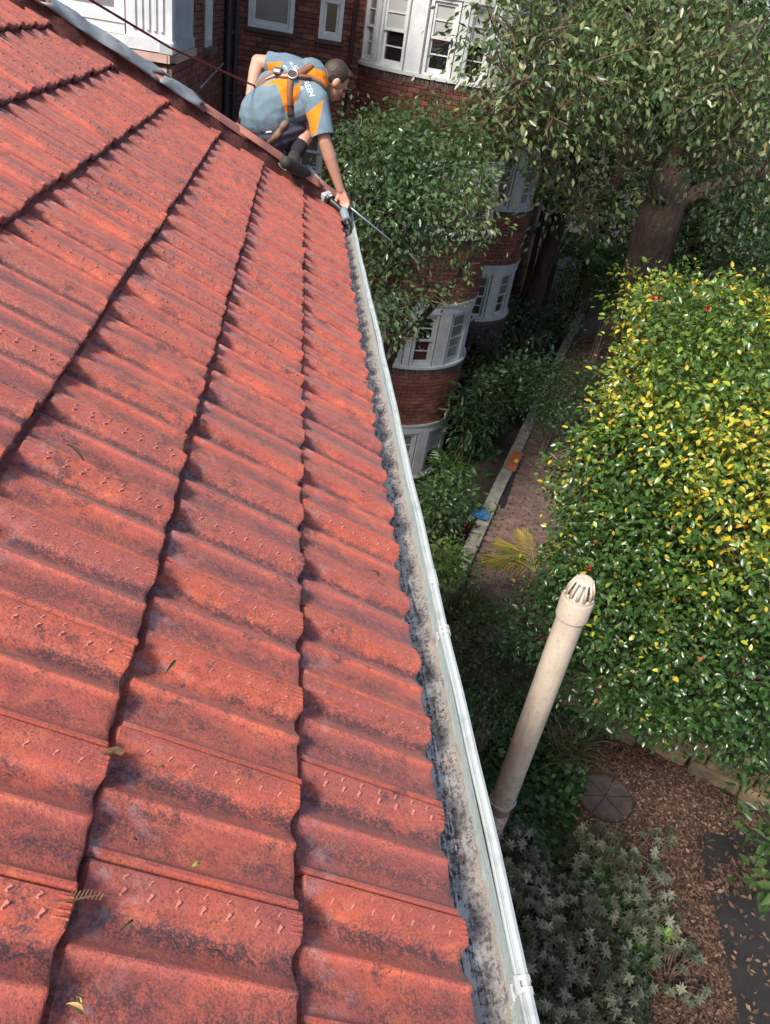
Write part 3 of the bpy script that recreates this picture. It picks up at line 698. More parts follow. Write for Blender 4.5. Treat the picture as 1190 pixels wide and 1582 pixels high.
def ringband(mb, cx, cy, r0, r1, z0, z1, a0, a1, n=28):
    o = arc(cx, cy, r1, a0, a1, n); i_ = arc(cx, cy, r0, a0, a1, n); vs = []
    for p, q in zip(i_, o): vs += [(p[0], p[1], z0), (q[0], q[1], z0), (q[0], q[1], z1), (p[0], p[1], z1)]
    f = []
    for k in range(n-1):
        for j in range(4): f.append((k*4+j, k*4+(j+1) % 4, (k+1)*4+(j+1) % 4, (k+1)*4+j))
    f += [(3, 2, 1, 0), tuple((n-1)*4+j for j in range(4))]; mb.add(vs, f)
def window_flat(a, b, z0, z1, panes=('d', 'd'), frame=.055, bars=1, stiles=0, deep=.05, mat=None, sash=True):
    """sash window between plan points a->b (outer side right of travel); returns the window part"""
    a = np.array([*a, 0.]); b = np.array([*b, 0.]); d = nrm(b-a); nr = np.array([d[1], -d[0], 0]); Lw = np.linalg.norm(b-a); an = math.atan2(d[1], d[0])
    Mx = np.stack([d, nr, np.array([0, 0, 1.])], 1); mb = MB(); h = z1-z0; zm = z0+h*.5
    def bx(x0, x1, y0, y1, q0, q1, mi=0): mb.box(a+d*(x0+x1)/2+nr*(y0+y1)/2+np.array([0, 0, (q0+q1)/2]), (x1-x0, y1-y0, q1-q0), M=Mx, mi=mi)
    bx(0, frame, -.08, deep, z0, z1); bx(Lw-frame, Lw, -.08, deep, z0, z1); bx(frame, Lw-frame, -.08, deep, z1-frame, z1); bx(frame, Lw-frame, -.08, deep, z0, z0+frame*.8)
    w = pa_(mb.build('window', mat or m_white, apt))
    pm = {'d': m_glass, 'g': m_glass_grey, 'b': m_blind, 'c': m_blind_dk, 'm': m_maroon}
    for k in range(2):      # lower sash set back, upper sash forward
        q0, q1 = (z0+frame*.8, zm+.02) if k == 0 else (zm-.02, z1-frame); yo = -.035 if k == 0 else .0; sr = .045
        mb = MB(); x0, x1 = frame+.004, Lw-frame-.004
        bx(x0, x0+sr, yo-.02, yo+.02, q0, q1); bx(x1-sr, x1, yo-.02, yo+.02, q0, q1); bx(x0+sr, x1-sr, yo-.02, yo+.02, q1-sr, q1); bx(x0+sr, x1-sr, yo-.021, yo+.021, q0, q0+sr*(1.7 if k == 0 else 1))
        for i in range(bars): zz = q0+(q1-q0)*(i+1)/(bars+1)+.01; bx(x0+sr, x1-sr, yo-.012, yo+.014, zz-.011, zz+.011)
        for i in range(stiles): xx = x0+(x1-x0)*(i+1)/(stiles+1); bx(xx-.011, xx+.011, yo-.011, yo+.013, q0+sr, q1-sr)
        mb.build('sash', mat or m_white, w)
        mb = MB(); bx(x0+sr*.5, x1-sr*.5, yo-.012, yo-.004, q0+sr*.5, q1-sr*.5); mb.build('pane', pm[panes[k]], w)
    return w
def bay(cx, cy, r, z_sill, z_head, z_band, a0, a1, knots, wide, kinds, mat):
    mb = MB(); ringband(mb, cx, cy, r-.30, r+.07, z_sill-.055, z_sill, a0, a1); pa_(mb.build('sill', mat, apt))
    mb = MB(); ringband(mb, cx, cy, r-.30, r+.035, z_head, z_band, a0, a1); ringband(mb, cx, cy, r+.035, r+.06, z_band-.05, z_band, a0, a1); pa_(mb.build('head_band', mat, apt))
    mb = MB()
    for an, w in wide:
        x, y = cx+(r-.04)*math.cos(R(an)), cy+(r-.04)*math.sin(R(an)); mb.box((x, y, (z_sill+z_head)/2), (.15, w, z_head-z_sill), R(an))
    for an, w in wide:
        pass
    pa_(mb.build('post', mat, apt)) if len(wide) == 1 else None
    if len(wide) > 1:
        for an, w in wide:
            m2 = MB(); x, y = cx+(r-.045)*math.cos(R(an)), cy+(r-.045)*math.sin(R(an)); m2.box((x, y, (z_sill+z_head)/2), (.14, w, z_head-z_sill-.002), R(an)); pa_(m2.build('post', mat, apt))
    for (k0, k1), kd in zip(knots, kinds):
        pa = (cx+(r-.03)*math.cos(R(k0)), cy+(r-.03)*math.sin(R(k0))); pb = (cx+(r-.03)*math.cos(R(k1)), cy+(r-.03)*math.sin(R(k1)))
        window_flat(pa, pb, z_sill+.001, z_head-.001, kd, mat=mat)
KN = [(-176, -154), (-148, -125), (-112, -93), (-87, -68), (-55, -32), (-26, -4)]
WD = [(-178, .10), (-151, .12), (-118.5, .30), (-90, .14), (-61.5, .30), (-29, .12), (-2, .10)]
kindsets = [[('c', 'c'), ('d', 'b'), ('d', 'b'), ('d', 'b'), ('d', 'c'), ('c', 'c')], [('d', 'd')]*6, [('m', 'd'), ('m', 'd'), ('m', 'd'), ('m', 'd'), ('g', 'c'), ('c', 'c')], [('g', 'c'), ('g', 'c'), ('c', 'c'), ('g', 'c'), ('c', 'b'), ('c', 'c')]]
SILLS = [-.70, -3.40, -6.20, -9.05]
BX, BY, BR = 2.75, 17.08, 1.60
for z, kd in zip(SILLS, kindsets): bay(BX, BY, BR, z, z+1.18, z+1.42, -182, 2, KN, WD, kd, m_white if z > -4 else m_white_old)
brk = [(2.4, 3.6), (-1.98+.02, -.755), (-4.78, -3.455), (-7.63, -6.255), (-10, -9.105)]
for z0, z1 in brk:
    wall_strip(wallm, arc(BX, BY, BR-.02, -184, 4, 30), z0, z1)
    lay(arc(BX, BY, BR+.03, -182, 2, 24), z0+.01, z1-.12, mi=0)
    nb = 60
    for k in range(nb):        # soldier course in dark brick under each sill
        an = -182+184*(k+.5)/nb; bricks.append((np.array([BX+(BR-.005)*math.cos(R(an)), BY+(BR-.005)*math.sin(R(an)), z1-.06]), R(an+90), .074, 5))
# far bay, further back beside the garden
CX2, CY2, CR2 = 4.72, 20.75, 1.52
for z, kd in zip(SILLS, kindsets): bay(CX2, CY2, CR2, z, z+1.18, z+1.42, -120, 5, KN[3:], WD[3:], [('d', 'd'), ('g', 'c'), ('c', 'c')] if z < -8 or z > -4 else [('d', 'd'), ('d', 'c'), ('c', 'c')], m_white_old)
for i, (z0, z1) in enumerate(brk):
    wall_strip(wallm, arc(CX2, CY2, CR2-.02, -125, 8, 20), z0, z1); lay(arc(CX2, CY2, CR2+.03, -115, 5, 16), z0+.01, z1-.12, mi=(1 if i == 3 else 0))
    for k in range(40):
        an = -115+120*(k+.5)/40; bricks.append((np.array([CX2+(CR2-.005)*math.cos(R(an)), CY2+(CR2-.005)*math.sin(R(an)), z1-.06]), R(an+90), .074, 5))
wall_strip(wallm, [(BX+BR-.1, 17.0), (BX+BR-.1, 21.6), (CX2+CR2, 21.6), (CX2+CR2, 34)], -10, 3.6); lay([(BX+BR-.06, 17.05), (BX+BR-.06, 21.5)], -9.9, 1)
# main wall: two sash windows above, one below
w1 = (-1.02, -.18, -.46, 1.0); w2 = (.29, .73, -.46, .75); w3 = (.05, .60, -3.12, -1.75)
def wall_holes(mb, x0, x1, y, z0, z1, holes):
    xs = sorted({x0, x1, *[h[0] for h in holes], *[h[1] for h in holes]}); zs = sorted({z0, z1, *[h[2] for h in holes], *[h[3] for h in holes]})
    for a, b in zip(xs[:-1], xs[1:]):
        for c, d in zip(zs[:-1], zs[1:]):
            if not any(h[0] <= (a+b)/2 <= h[1] and h[2] <= (c+d)/2 <= h[3] for h in holes): mb.add([(a, y, c), (b, y, c), (b, y, d), (a, y, d)], [(0, 1, 2, 3)])
wall_holes(wallm, -1.5, 1.2, 17.0, -10, 3.6, [w1, w2, w3])
lay([(-1.44, 16.955), (1.17, 16.955)], -4.3, 1.4, [(h[0]+1.44, h[1]+1.44, h[2]-.07, h[3]) for h in (w1, w2, w3)])
for h, kd in ((w1, ('g', 'g')), (w2, ('d', 'b')), (w3, ('d', 'd'))):
    window_flat((h[0], 17.0), (h[1], 17.0), h[2], h[3], kd, .075, bars=0 if h is not w3 else 1, deep=.045)
    mb = MB(); mb.box(((h[0]+h[1])/2, 16.96, h[2]-.035), (h[1]-h[0]+.10, .14, .066)); pa_(mb.build('sill', m_sill_brick if h is not w3 else m_maroon, apt))
mb = MB(); mb.box((.55, 16.93, -.81), (.9, .10, .05)); pa_(mb.build('ledge', m_sill_brick, apt))
# wing: side wall running towards the camera, white timber bay with a fluted pilaster
WX, WY = -1.45, 10.25
wside = [(WY+1.9, WY+3.45), (13.62, 14.5)]
wall_holes2 = MB()
def wall_side(mb, x, y0, y1, z0, z1, holes):
    ys = sorted({y0, y1, *[h[0] for h in holes], *[h[1] for h in holes]}); zs = sorted({z0, z1, *[h[2] for h in holes], *[h[3] for h in holes]})
    for a, b in zip(ys[:-1], ys[1:]):
        for c, d in zip(zs[:-1], zs[1:]):
            if not any(h[0] <= (a+b)/2 <= h[1] and h[2] <= (c+d)/2 <= h[3] for h in holes): mb.add([(x, a, c), (x, b, c), (x, b, d), (x, a, d)], [(0, 1, 2, 3)])
sh = [(10.2, 12.35, -.69, 1.6), (13.62, 14.5, -.74, .95)]
wall_side(wallm, WX-.05, WY, 17.05, -10, 3.6, sh); wall_strip(wallm, [(-7, WY+.05), (WX-.02, WY+.05)], -10, -.69); wall_strip(wallm, [(-7, WY+.35), (WX-.3, WY+.35)], -.7, 3.6)
lay([(WX, WY), (WX, 16.95)], -2.6, -.83); lay([(WX, 12.37), (WX, 16.95)], -.83+.04, 1.4, [(13.62-12.37, 14.5-12.37, -.85, .95)])
lay([(-4.6, WY), (WX-.0, WY)], -2.2, -.80, mi=2)
wm = MB(); wm.box((-4.4, WY+.14, -.735), (5.86, .36, .085)); wm.box((WX-.09, 11.35, -.735), (.26, 1.9, .085)); pa_(wm.build('stone_ledge', m_pale_brick, apt))
wm = MB()
wm.box((-1.70, WY+.12, .42), (.50, .20, 2.05)); wm.box((-1.70, WY+.10, -.62), (.54, .26, .12)); wm.box((-4.4, WY+.13, -.625), (4.9, .22, .11))
wm.box((-4.4, WY+.14, -.515), (4.85, .16, .10))
for i in range(5): wm.box((-1.86+i*.075, WY+.015, .45), (.032, .03, 1.86))
pa_(wm.build('pilaster', m_white, apt))
wm = MB(); wm.box((WX-.06, WY+.34, .45), (.10, .22, 2.24)); wm.box((WX-.06, 12.22, .45), (.10, .24, 2.24)); wm.box((WX-.06, 11.27, -.63), (.14, 2.12, .11))
for y in (11.0, 11.62): wm.box((WX-.07, y, .48), (.08, .07, 2.1))
pa_(wm.build('side_frame', m_white_old, apt))
wm = MB(); wm.box((WX-.105, 11.3, .5), (.02, 1.7, 2.1)); pa_(wm.build('side_panel', m_white_old, apt))
window_flat((WX-.02, 13.62), (WX-.02, 14.5), -.74, .95, ('g', 'c'), .10, 0, mat=m_white); 
window_flat((-2.95, WY+.10), (-1.97, WY+.10), -.46, 1.5, ('g', 'g'), .07, 0); window_flat((-4.1, WY+.10), (-3.05, WY+.10), -.46, 1.5, ('g', 'g'), .07, 0)
wm = MB(); wm.box((WX+.03, 14.06, -.79), (.16, 1.05, .09)); pa_(wm.build('sill', m_sill_brick, apt))
# pipes
wm = MB(); wm.tube([(-1.36, 16.86, -4), (-1.36, 16.86, 2.2)], .065, 10); wm.tube([(-1.22, 16.88, -4), (-1.22, 16.88, 2.2)], .045, 10)
for z in (-1.6, -.6, .6): wm.box((-1.30, 16.90, z), (.34, .10, .05))
pa_(wm.build('drainpipe', m_dkpipe, apt))
wm = MB(); wm.tube([(.93, 16.9, 2.2), (.93, 16.9, -.70), (.91, 16.9, -.82), (.91, 16.9, -4.5)], .04, 8); pa_(wm.build('wall_pipe', m_strap_dk, apt))
wm = MB(); wm.tube([(.30, 16.9, -.5), (.30, 16.9, -1.2)], .012, 6); pa_(wm.build('cable', m_mortar, apt))
for z in (.35,):
    wm = MB(); wm.tube([(WX+.02, 13.0, -1.23), (WX+.02, 16.8, -1.12)], .012, 6); pa_(wm.build('cable', m_white_old, apt))
wm = MB(); wm.box((-4.2, 13.7, 3.7), (6.4, 8, .2)); wm.box((3, 26, 3.7), (9, 18.5, .2)); pa_(wm.build('roof_slab', m_white_old, apt))
pa_(wallm.build('wall', m_mortar, apt))
# bricks: the ones that show largest are parts, the others are joined
mats_b = [m_brick, m_dark_brick, m_pale_brick, m_brick, m_brick, m_sill_brick]
def shown(c):
    q, d = proj(c)
    if d < .1 or not (0 < q[0] < W0 and 0 < q[1] < H0): return 0
    x, y = q
    if x < 545 and y > np.interp(x, [0, 60, 200, 350, 545], [-50, 5, 95, 178, 320]): return 0
    if x >= 540 and x < np.interp(y, [0, 330, 1582], [-500, 548, 835]): return 0
    if 540 < x < 780 and 150 < y < 405: return 0
    if x > 690 and y < 330: return 0
    if 375 < x < 540 and 85 < y < 260: return 0
    return 1./d
sc = np.array([shown(b[0])*(b[2]/.23 if b[3] != 5 else .1) for b in bricks]); order = np.argsort(-sc); bset = set(order[:300].tolist())
one = {}
rest = MB()
for i, (c, an, L, mi) in enumerate(bricks):
    if i in bset and sc[i] > 0:
        key = (round(L, 2), mi)
        if key not in one: b_ = MB(); b_.box((0, 0, 0), (key[0], .1, .0755)); one[key] = mesh('brick', b_.v, b_.f, mats_b[mi])
        o = link('brick', one[key], apt); o.location = c-AO; o.rotation_euler = (0, 0, an)
    elif mi == 5: rest.box(c, (L, .1, .11), an, mi=mi)
    else: rest.box(c, (L, .1, .0755), an, mi=mi)
tag(pa_(rest.build('brickwork', mats_b, apt)), kind='stuff')

# ================================================================== VENT PIPE
vp = atZ((835, 1072), -1.61-.62); r = ray((905, 895)); rho = 2.44; az = math.atan2(*(ray((865, 1000))[:2]))
vx, vy = rho*math.sin(az), rho*math.cos(az); zt = rho*ray((905, 893))[2]/math.hypot(*ray((905, 893))[:2]); zb = rho*ray((768, 1240))[2]/math.hypot(*ray((768, 1240))[:2])
vent = tag(empty('vent_pipe', (vx, vy, zb-.1)), 'tall beige plastic vent pipe with a slotted cap standing beyond the gutter', 'pipe'); VO = (0, 0, -zb+.1)
r0 = .055
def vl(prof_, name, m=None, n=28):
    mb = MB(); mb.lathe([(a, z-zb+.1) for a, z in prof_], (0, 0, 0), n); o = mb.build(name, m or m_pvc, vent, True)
    try: o.data.set_sharp_from_angle(angle=R(40))
    except Exception: pass
    return o
zc = zt-.185
vl([(r0, zb+.02), (r0, zc+.03)], 'shaft')
vl([(r0+.0005, zc), (r0+.008, zc+.001), (r0+.009, zc+.085), (r0+.006, zc+.092), (r0-.012, zc+.092)], 'collar')
# slotted cap: ribs between a base ring and a top disc
vl([(r0-.013, zc+.09), (r0+.004, zc+.0905), (r0+.003, zc+.105), (r0-.01, zc+.106)], 'cap_ring')
vl([(.0, zt-.004), (.018, zt), (.030, zt-.004), (.036, zt-.012), (.034, zt-.02), (0, zt-.02)], 'cap_top')
for k in range(12):
    a = 2*PI*k/12; mb = MB(); A = np.array([math.cos(a), math.sin(a), 0])
    mb.tube([A*(r0-.003)+[0, 0, zc+.103-zb+.1], A*(r0-.009)+[0, 0, zc+.14-zb+.1], A*.034+[0, 0, zt-.012-zb+.1]], [.0062, .0058, .005], 5); mb.build('cap_rib', m_pvc, vent, True)
vl([(0, zc+.07), (r0-.016, zc+.072), (r0-.02, zc+.10), (.016, zt-.03)], 'cap_core', M('dusty_grey', (.66, .64, .60), None, rough=.7))
vl([(r0-.006, zb-.09), (r0-.006, zb+.03), (r0+.0, zb+.03)], 'lower_sleeve', M('brown_plastic', (.26, .16, .12), (.18, .11, .085), 20, .6))
mb = MB(); th = np.linspace(0, 2*PI, 25); mb.tube([((r0+.004)*math.cos(t), (r0+.004)*math.sin(t), .135+.014*math.cos(t+1.1)) for t in th], .0028, 6, False); mb.build('tie_ring', m_wire, vent, True)
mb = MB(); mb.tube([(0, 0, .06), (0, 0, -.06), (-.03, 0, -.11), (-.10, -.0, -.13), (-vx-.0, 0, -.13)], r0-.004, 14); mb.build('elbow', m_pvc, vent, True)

# ================================================================== TREES AND PLANTS
def limb(mb, pts, r0, r1, n=9, wob=.04):
    pts = [np.asarray(p, float) for p in pts]; out = []; k = 5
    for i in range(len(pts)-1):
        for t in np.linspace(0, 1, k, endpoint=False):
            out.append(pts[i]+(pts[i+1]-pts[i])*t+rng.normal(size=3)*wob*r0)
    out.append(pts[-1]); mb.tube(out, list(np.linspace(r0, r1, len(out))*(1+.06*rng.normal(size=len(out)))), n)
def B(px, py, D, r): return (at((px, py), D), (r if hasattr(r, '__len__') else (r, r, r*.9)))
def tree(name, base, label, cat, trunk, branches, blobs, nleaf, L, Wd, mat, bark, tintf=None, group=None, tw=0, twr=.012, **kw):
    t = tag(empty(name, tuple(base)), label, cat, group); off = Matrix.Translation(-Vector(base))
    def own(o): o.matrix_parent_inverse = off; return o
    mb = MB(); limb(mb, *trunk); own(mb.build('trunk', bark, t, True))
    for br in branches: mb = MB(); limb(mb, *br); own(mb.build('branch', bark, t, True))
    if tw: mb = MB(); twigs(mb, blobs, tw, twr); tag(own(mb.build('twigs', m_twig, t)), kind='stuff')
    tag(own(link('crown', crown_mesh('crown', blobs, nleaf, L, Wd, mat, tintf, **kw), t)), kind='stuff')
    return t
# camellia in front of the path
cb = [B(1050, 490, 11.0, .78), B(1015, 470, 11.0, .42), B(960, 640, 10.5, .38), B(880, 715, 10.2, .26), B(1135, 480, 10.9, .5), B(1110, 630, 10.3, 1.4), B(1000, 715, 10.3, .98), B(1120, 790, 9.8, 1.6), B(952, 865, 9.9, .92), B(1000, 930, 9.8, 1.25), B(898, 770, 10.0, .46),
      B(1120, 1010, 9.7, 1.15), B(1180, 545, 10.9, .95), B(1000, 590, 10.8, .55), B(850, 965, 9.7, .55), B(960, 1040, 9.9, .75), B(1210, 860, 9.6, 1.3), B(1085, 1085, 10.2, .62), B(925, 705, 10.3, .5), B(1180, 700, 10, 1.4)]
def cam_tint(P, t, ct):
    hi = np.clip((P[:, 2]+5.6)/2.6, 0, 1)  # darker tint low down paints in shade; yellow higher up is leaf colour
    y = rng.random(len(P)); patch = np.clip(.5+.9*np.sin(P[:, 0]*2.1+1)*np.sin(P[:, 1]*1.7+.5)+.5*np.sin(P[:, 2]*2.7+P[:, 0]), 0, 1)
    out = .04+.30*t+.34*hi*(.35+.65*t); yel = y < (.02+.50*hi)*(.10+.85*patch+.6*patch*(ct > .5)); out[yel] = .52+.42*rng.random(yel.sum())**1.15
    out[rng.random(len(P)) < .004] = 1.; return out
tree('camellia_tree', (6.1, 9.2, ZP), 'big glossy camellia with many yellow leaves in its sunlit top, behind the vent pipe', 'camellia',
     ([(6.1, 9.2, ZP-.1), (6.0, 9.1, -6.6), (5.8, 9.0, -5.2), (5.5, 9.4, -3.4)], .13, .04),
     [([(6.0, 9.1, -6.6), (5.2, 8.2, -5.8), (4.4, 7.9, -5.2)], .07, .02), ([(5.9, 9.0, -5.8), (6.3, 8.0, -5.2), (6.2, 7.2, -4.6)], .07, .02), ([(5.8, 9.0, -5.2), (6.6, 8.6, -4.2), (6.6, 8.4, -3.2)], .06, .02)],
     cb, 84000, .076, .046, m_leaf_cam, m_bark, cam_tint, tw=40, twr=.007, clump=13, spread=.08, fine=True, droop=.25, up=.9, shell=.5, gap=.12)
# camellia flowers, a few red ones
for (p, D, lab) in (((1010, 463), 10.3, 'red camellia flower near the top of the yellowing bush'), ((1095, 476), 10.1, 'red camellia flower at the upper right of the yellowing bush'), ((909, 878), 9.0, 'red camellia bud just above the vent pipe cap')):
    c = at(p, D); mb = MB(); P = c+rng.normal(size=(12, 3))*.012
    D_ = rng.normal(size=(12, 3))+ -ray(p)*.8; V, Q, k = leaves(P, D_, rng.normal(size=(12, 3))+[0, 0, .5], .05, .04, True)
    tag(link('flower', mesh_np('flower', V, Q, M('red_petal', (.50, .05, .035), None, rough=.5), False, np.zeros(len(Q)))), lab, 'flower')

# two big old trees beyond the camellia
t1b = atZ((918, 620), ZP); t2b = np.array([14.2, 24.6, ZP])
def up_from(p, Y): return atY(p, Y)
shade = [B(822, 40, 13.5, 1.0), B(900, 40, 14, 1.9), B(1030, 40, 15, 1.9), B(1150, 60, 15, 2.0), B(860, 140, 13.5, 1.1), B(940, 170, 15, 1.05), B(1135, 165, 16, 1.5), B(792, 108, 12.8, .70), B(765, 168, 12.6, .48),
         B(890, 290, 15.5, .95), B(915, 340, 16.5, .55), B(1075, 110, 15.5, 1.0), B(1170, 250, 17, 1.4), B(850, 215, 14.5, .7), B(800, 200, 13.6, .6), B(985, 235, 16.5, .5), B(1078, 235, 16, .6), B(1010, 300, 17, .28)]
y1 = t1b[1]
tree('shade_tree', t1b, 'large leaning tree with thick brown trunk and a high pale-leaved crown over the garden', 'tree',
     ([t1b-[0, 0, .2], atY((965, 545), y1+.1), atY((995, 430), y1), atY((1022, 330), y1-.3), atY((1045, 220), y1-.6), atY((1065, 60), y1-1.0), atY((1080, -80), y1-1.2)], .66, .34, 12, .07),
     [([atY((1035, 322), y1-.3), atY((1075, 302), y1-.8), atY((1135, 278), y1-1.3), atY((1230, 250), y1-1.6)], .24, .12),
      ([atY((1040, 200), y1-.6), atY((985, 100), y1-2.5), atY((890, 85), y1-4.2), atY((800, 60), y1-5)], .17, .04),
      ([atY((1050, 130), y1-.8), atY((1000, 30), y1-2), atY((930, -10), y1-3)], .16, .06),
      ([atY((985, 100), y1-2.5), atY((930, 160), y1-3), atY((850, 175), y1-4)], .07, .02),
      ([atY((1060, 60), y1-1), atY((1110, 20), y1-2), atY((1180, -30), y1-3)], .16, .06),
      ([atY((800, 78), y1-4.9), atY((850, 72), y1-4.6), atY((905, 60), y1-4.2), atY((990, 20), y1-3)], .05, .1)],
     shade, 25000, .13, .062, m_leaf_big, m_bark, tw=22, twr=.014, clump=8, spread=.24, droop=.7, up=.55, shell=.15, gap=.42)
y2 = 23.5
t2b = atY((1050, 560), y2); t2b[2] = ZP
tree('old_tree', t2b, 'second thick brown trunk standing behind the shade tree, right of it', 'tree',
     ([t2b-[0, 0, .2], atY((1085, 430), y2), atY((1110, 330), y2-.2), atY((1130, 200), y2-.4), atY((1150, 40), y2-.6)], .75, .45, 12, .07), [],
     [B(1120, 330, 24, 1.6), B(1180, 400, 23, 1.8), B(1080, 330, 25, 1.2), B(1200, 300, 24, 2.0), B(1130, 180, 25, 2.2)], 9000, .17, .09, m_leaf_dk, m_bark, tw=8, clump=8, spread=.3, droop=.4, shell=.2)
# slim leaning trunk by the fence
t3 = atZ((801, 548), ZP+.05); y3 = t3[1]
tree('slim_tree', t3, 'slim bare trunk leaning beside the black iron fence', 'tree',
     ([t3-[0, 0, .2], atY((822, 470), y3), atY((862, 345), y3-.2), atY((885, 250), y3-.6), atY((905, 170), y3-1), atY((925, 60), y3-1.4)], .26, .15, 10, .05),
     [([atY((893, 250), y3-.7), atY((868, 273), y3-1.2), atY((820, 253), y3-2.2), atY((775, 246), y3-3)], .11, .035), ([atY((868, 273), y3-1.2), atY((840, 252), y3-1.8), atY((790, 238), y3-2.6), atY((740, 226), y3-3.4)], .07, .02)],
     [B(930, 40, 19, 1.3), B(900, 130, 19, .9)], 2200, .14, .07, m_leaf_big, m_bark, tw=8, clump=8, spread=.25, droop=.7, shell=.2)
# tree overhanging the rounded bay, trunk hidden below the roof edge
ob = [B(590, 225, 11.5, .58), B(660, 218, 12.2, .68), B(725, 215, 12.6, .55), B(600, 265, 11.2, .75), B(680, 270, 11.6, .9), B(730, 290, 12.2, .42), B(630, 325, 11.0, .65), B(705, 335, 11.4, .55), B(590, 340, 10.8, .55),
      B(738, 352, 11.8, .20), B(640, 385, 11.1, .36), B(585, 415, 11.0, .40), B(606, 470, 11.0, .42), B(655, 455, 11.3, .22), B(585, 495, 11, .32), B(622, 515, 11.1, .16), B(688, 455, 11.5, .18), B(560, 300, 11, .5), B(705, 405, 11.6, .20), B(560, 215, 11.8, .42)]
def ov_tint(P, t, ct):  # sunlight painted into the tint: paler leaves to the right and below
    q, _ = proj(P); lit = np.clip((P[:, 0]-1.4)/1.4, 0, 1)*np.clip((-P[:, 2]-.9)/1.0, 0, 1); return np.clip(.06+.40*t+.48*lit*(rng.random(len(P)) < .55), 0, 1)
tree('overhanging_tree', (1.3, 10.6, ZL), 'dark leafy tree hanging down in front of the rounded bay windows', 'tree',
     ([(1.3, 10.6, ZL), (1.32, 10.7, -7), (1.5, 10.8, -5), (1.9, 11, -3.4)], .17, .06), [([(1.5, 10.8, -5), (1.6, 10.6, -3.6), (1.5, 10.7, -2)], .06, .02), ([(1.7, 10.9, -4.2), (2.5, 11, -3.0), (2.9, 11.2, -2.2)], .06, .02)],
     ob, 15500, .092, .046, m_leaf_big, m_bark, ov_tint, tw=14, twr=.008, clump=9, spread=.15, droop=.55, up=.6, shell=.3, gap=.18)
# far trees closing the view
for i, (bx, by, D, bl, n, lab, mt) in enumerate((
    (790, 330, 40, [B(790, 60, 40, 4), B(830, 200, 38, 2.5)], 3000, 'tree far behind the building, left of the garden', m_leaf_far),
    (900, 330, 34, [B(880, 30, 36, 4), B(900, 150, 35, 3.2), B(880, 260, 34, 2.2), B(930, 330, 32, 1.6)], 6000, 'dark tree seen between the slim trunk and the thick trunk', m_leaf_far),
    (1010, 330, 36, [B(1010, 50, 38, 4), B(1010, 190, 37, 3.2), B(1000, 290, 35, 2.2), B(985, 370, 33, 1.4)], 6000, 'dark tree directly behind the thick leaning trunk', m_leaf_far),
    (1130, 400, 34, [B(1120, 50, 38, 4.5), B(1150, 200, 36, 3.4), B(1170, 330, 34, 2.2), B(1120, 420, 31, 1.5)], 6000, 'dark tree filling the upper right behind both thick trunks', m_leaf_far),
    (1240, 420, 30, [B(1230, 100, 33, 4), B(1240, 260, 31, 3), B(1220, 400, 29, 2.2)], 4000, 'dark tree at the far right edge of the garden', m_leaf_dk))):
    b = at((bx, by+120), D); b[2] = ZP
    tree('background_tree', b, lab, 'tree', ([b, b+[0, 0, 4], b+[.3, 0, 9]], .35, .15), [], bl, n, .30, .17, mt, m_bark, None, 'trees beyond the garden', clump=9, spread=.45, droop=.4, shell=.1)

# shrubs and understorey on the upper level
def shrub(px, py, D, r, n, L, Wd, mat, label, name='shrub', cat='shrub', group=None, z=None, stems=6, tintf=None, shift=(0, 0), **kw):
    c = at((px, py), D); blobs = [(c, (r, r, r*.8)), (c+rng.normal(size=3)*r*.5, (r*.7, r*.7, r*.6)), (c+rng.normal(size=3)*r*.5, (r*.7, r*.7, r*.6))]
    base = np.array([c[0]+shift[0], c[1]+shift[1], z if z is not None else c[2]-r*.9]); t = tag(empty(name, tuple(base)), label, cat, group); off = Matrix.Translation(-Vector(base))
    mb = MB()
    for _ in range(stems): mb.tube([base+rng.normal(size=3)*[.06, .06, 0], (base+c)/2+rng.normal(size=3)*r*.2, c+in_ball(1)[0]*r*.7], [.02, .013, .006], 5, False)
    o = mb.build('stem', m_twig, t); o.matrix_parent_inverse = off
    o = link('foliage', crown_mesh('foliage', blobs, n, L, Wd, mat, tintf, shell=.35, **kw), t); o.matrix_parent_inverse = off; tag(o, kind='stuff'); return t
shrub(772, 560, 20.5, .85, 1500, .14, .08, m_leaf_dk, 'dark bluish-green shrub on the bed beside the far bay', z=-8.6)
shrub(790, 595, 20, .7, 1500, .13, .07, m_leaf_dk, 'dark green shrub between the slim trunk foot and the kerb', z=-8.5)
shrub(872, 600, 18.6, .75, 1600, .10, .05, m_leaf_fern, 'fine-leaved green shrub leaning over the path beyond the orange bricks', z=ZP)
shrub(858, 628, 18.0, .4, 900, .10, .05, m_leaf_fern, 'small fine-leaved shrub at the foot of the bigger one over the path', z=ZP)
shrub(750, 610, 19.0, .75, 1100, .16, .07, m_leaf_dk, 'dark shrub in front of the far bay ground-floor window', z=-9.0)
shrub(728, 650, 18.0, .7, 800, .20, .07, m_leaf_dk, 'large-leaved dark plant in the shade beside the near bay', z=-9.3)
shrub(800, 520, 23.5, .9, 1200, .16, .08, m_leaf_dk, 'dark undergrowth round the foot of the slim trunk', z=ZP)
shrub(835, 492, 24.5, .7, 900, .16, .07, m_leaf_dk, 'dark ferny undergrowth along the fence behind the slim trunk', z=ZP)
shrub(950, 448, 25, .8, 1100, .15, .07, m_leaf_dk, 'dark shrub beside the black gate, left of the thick trunk', z=ZP)
shrub(930, 420, 27, 1.2, 1400, .18, .05, m_leaf_bright, 'spiky green shrub behind the gate', z=ZP)
shrub(975, 405, 27, 1.1, 1400, .18, .07, m_leaf_fern, 'sunlit green shrub between the gate and the thick trunk', z=ZP)
shrub(1050, 385, 27, 1.0, 900, .18, .1, m_leaf_bright, 'bright green bush seen between the two thick trunks', z=ZP)
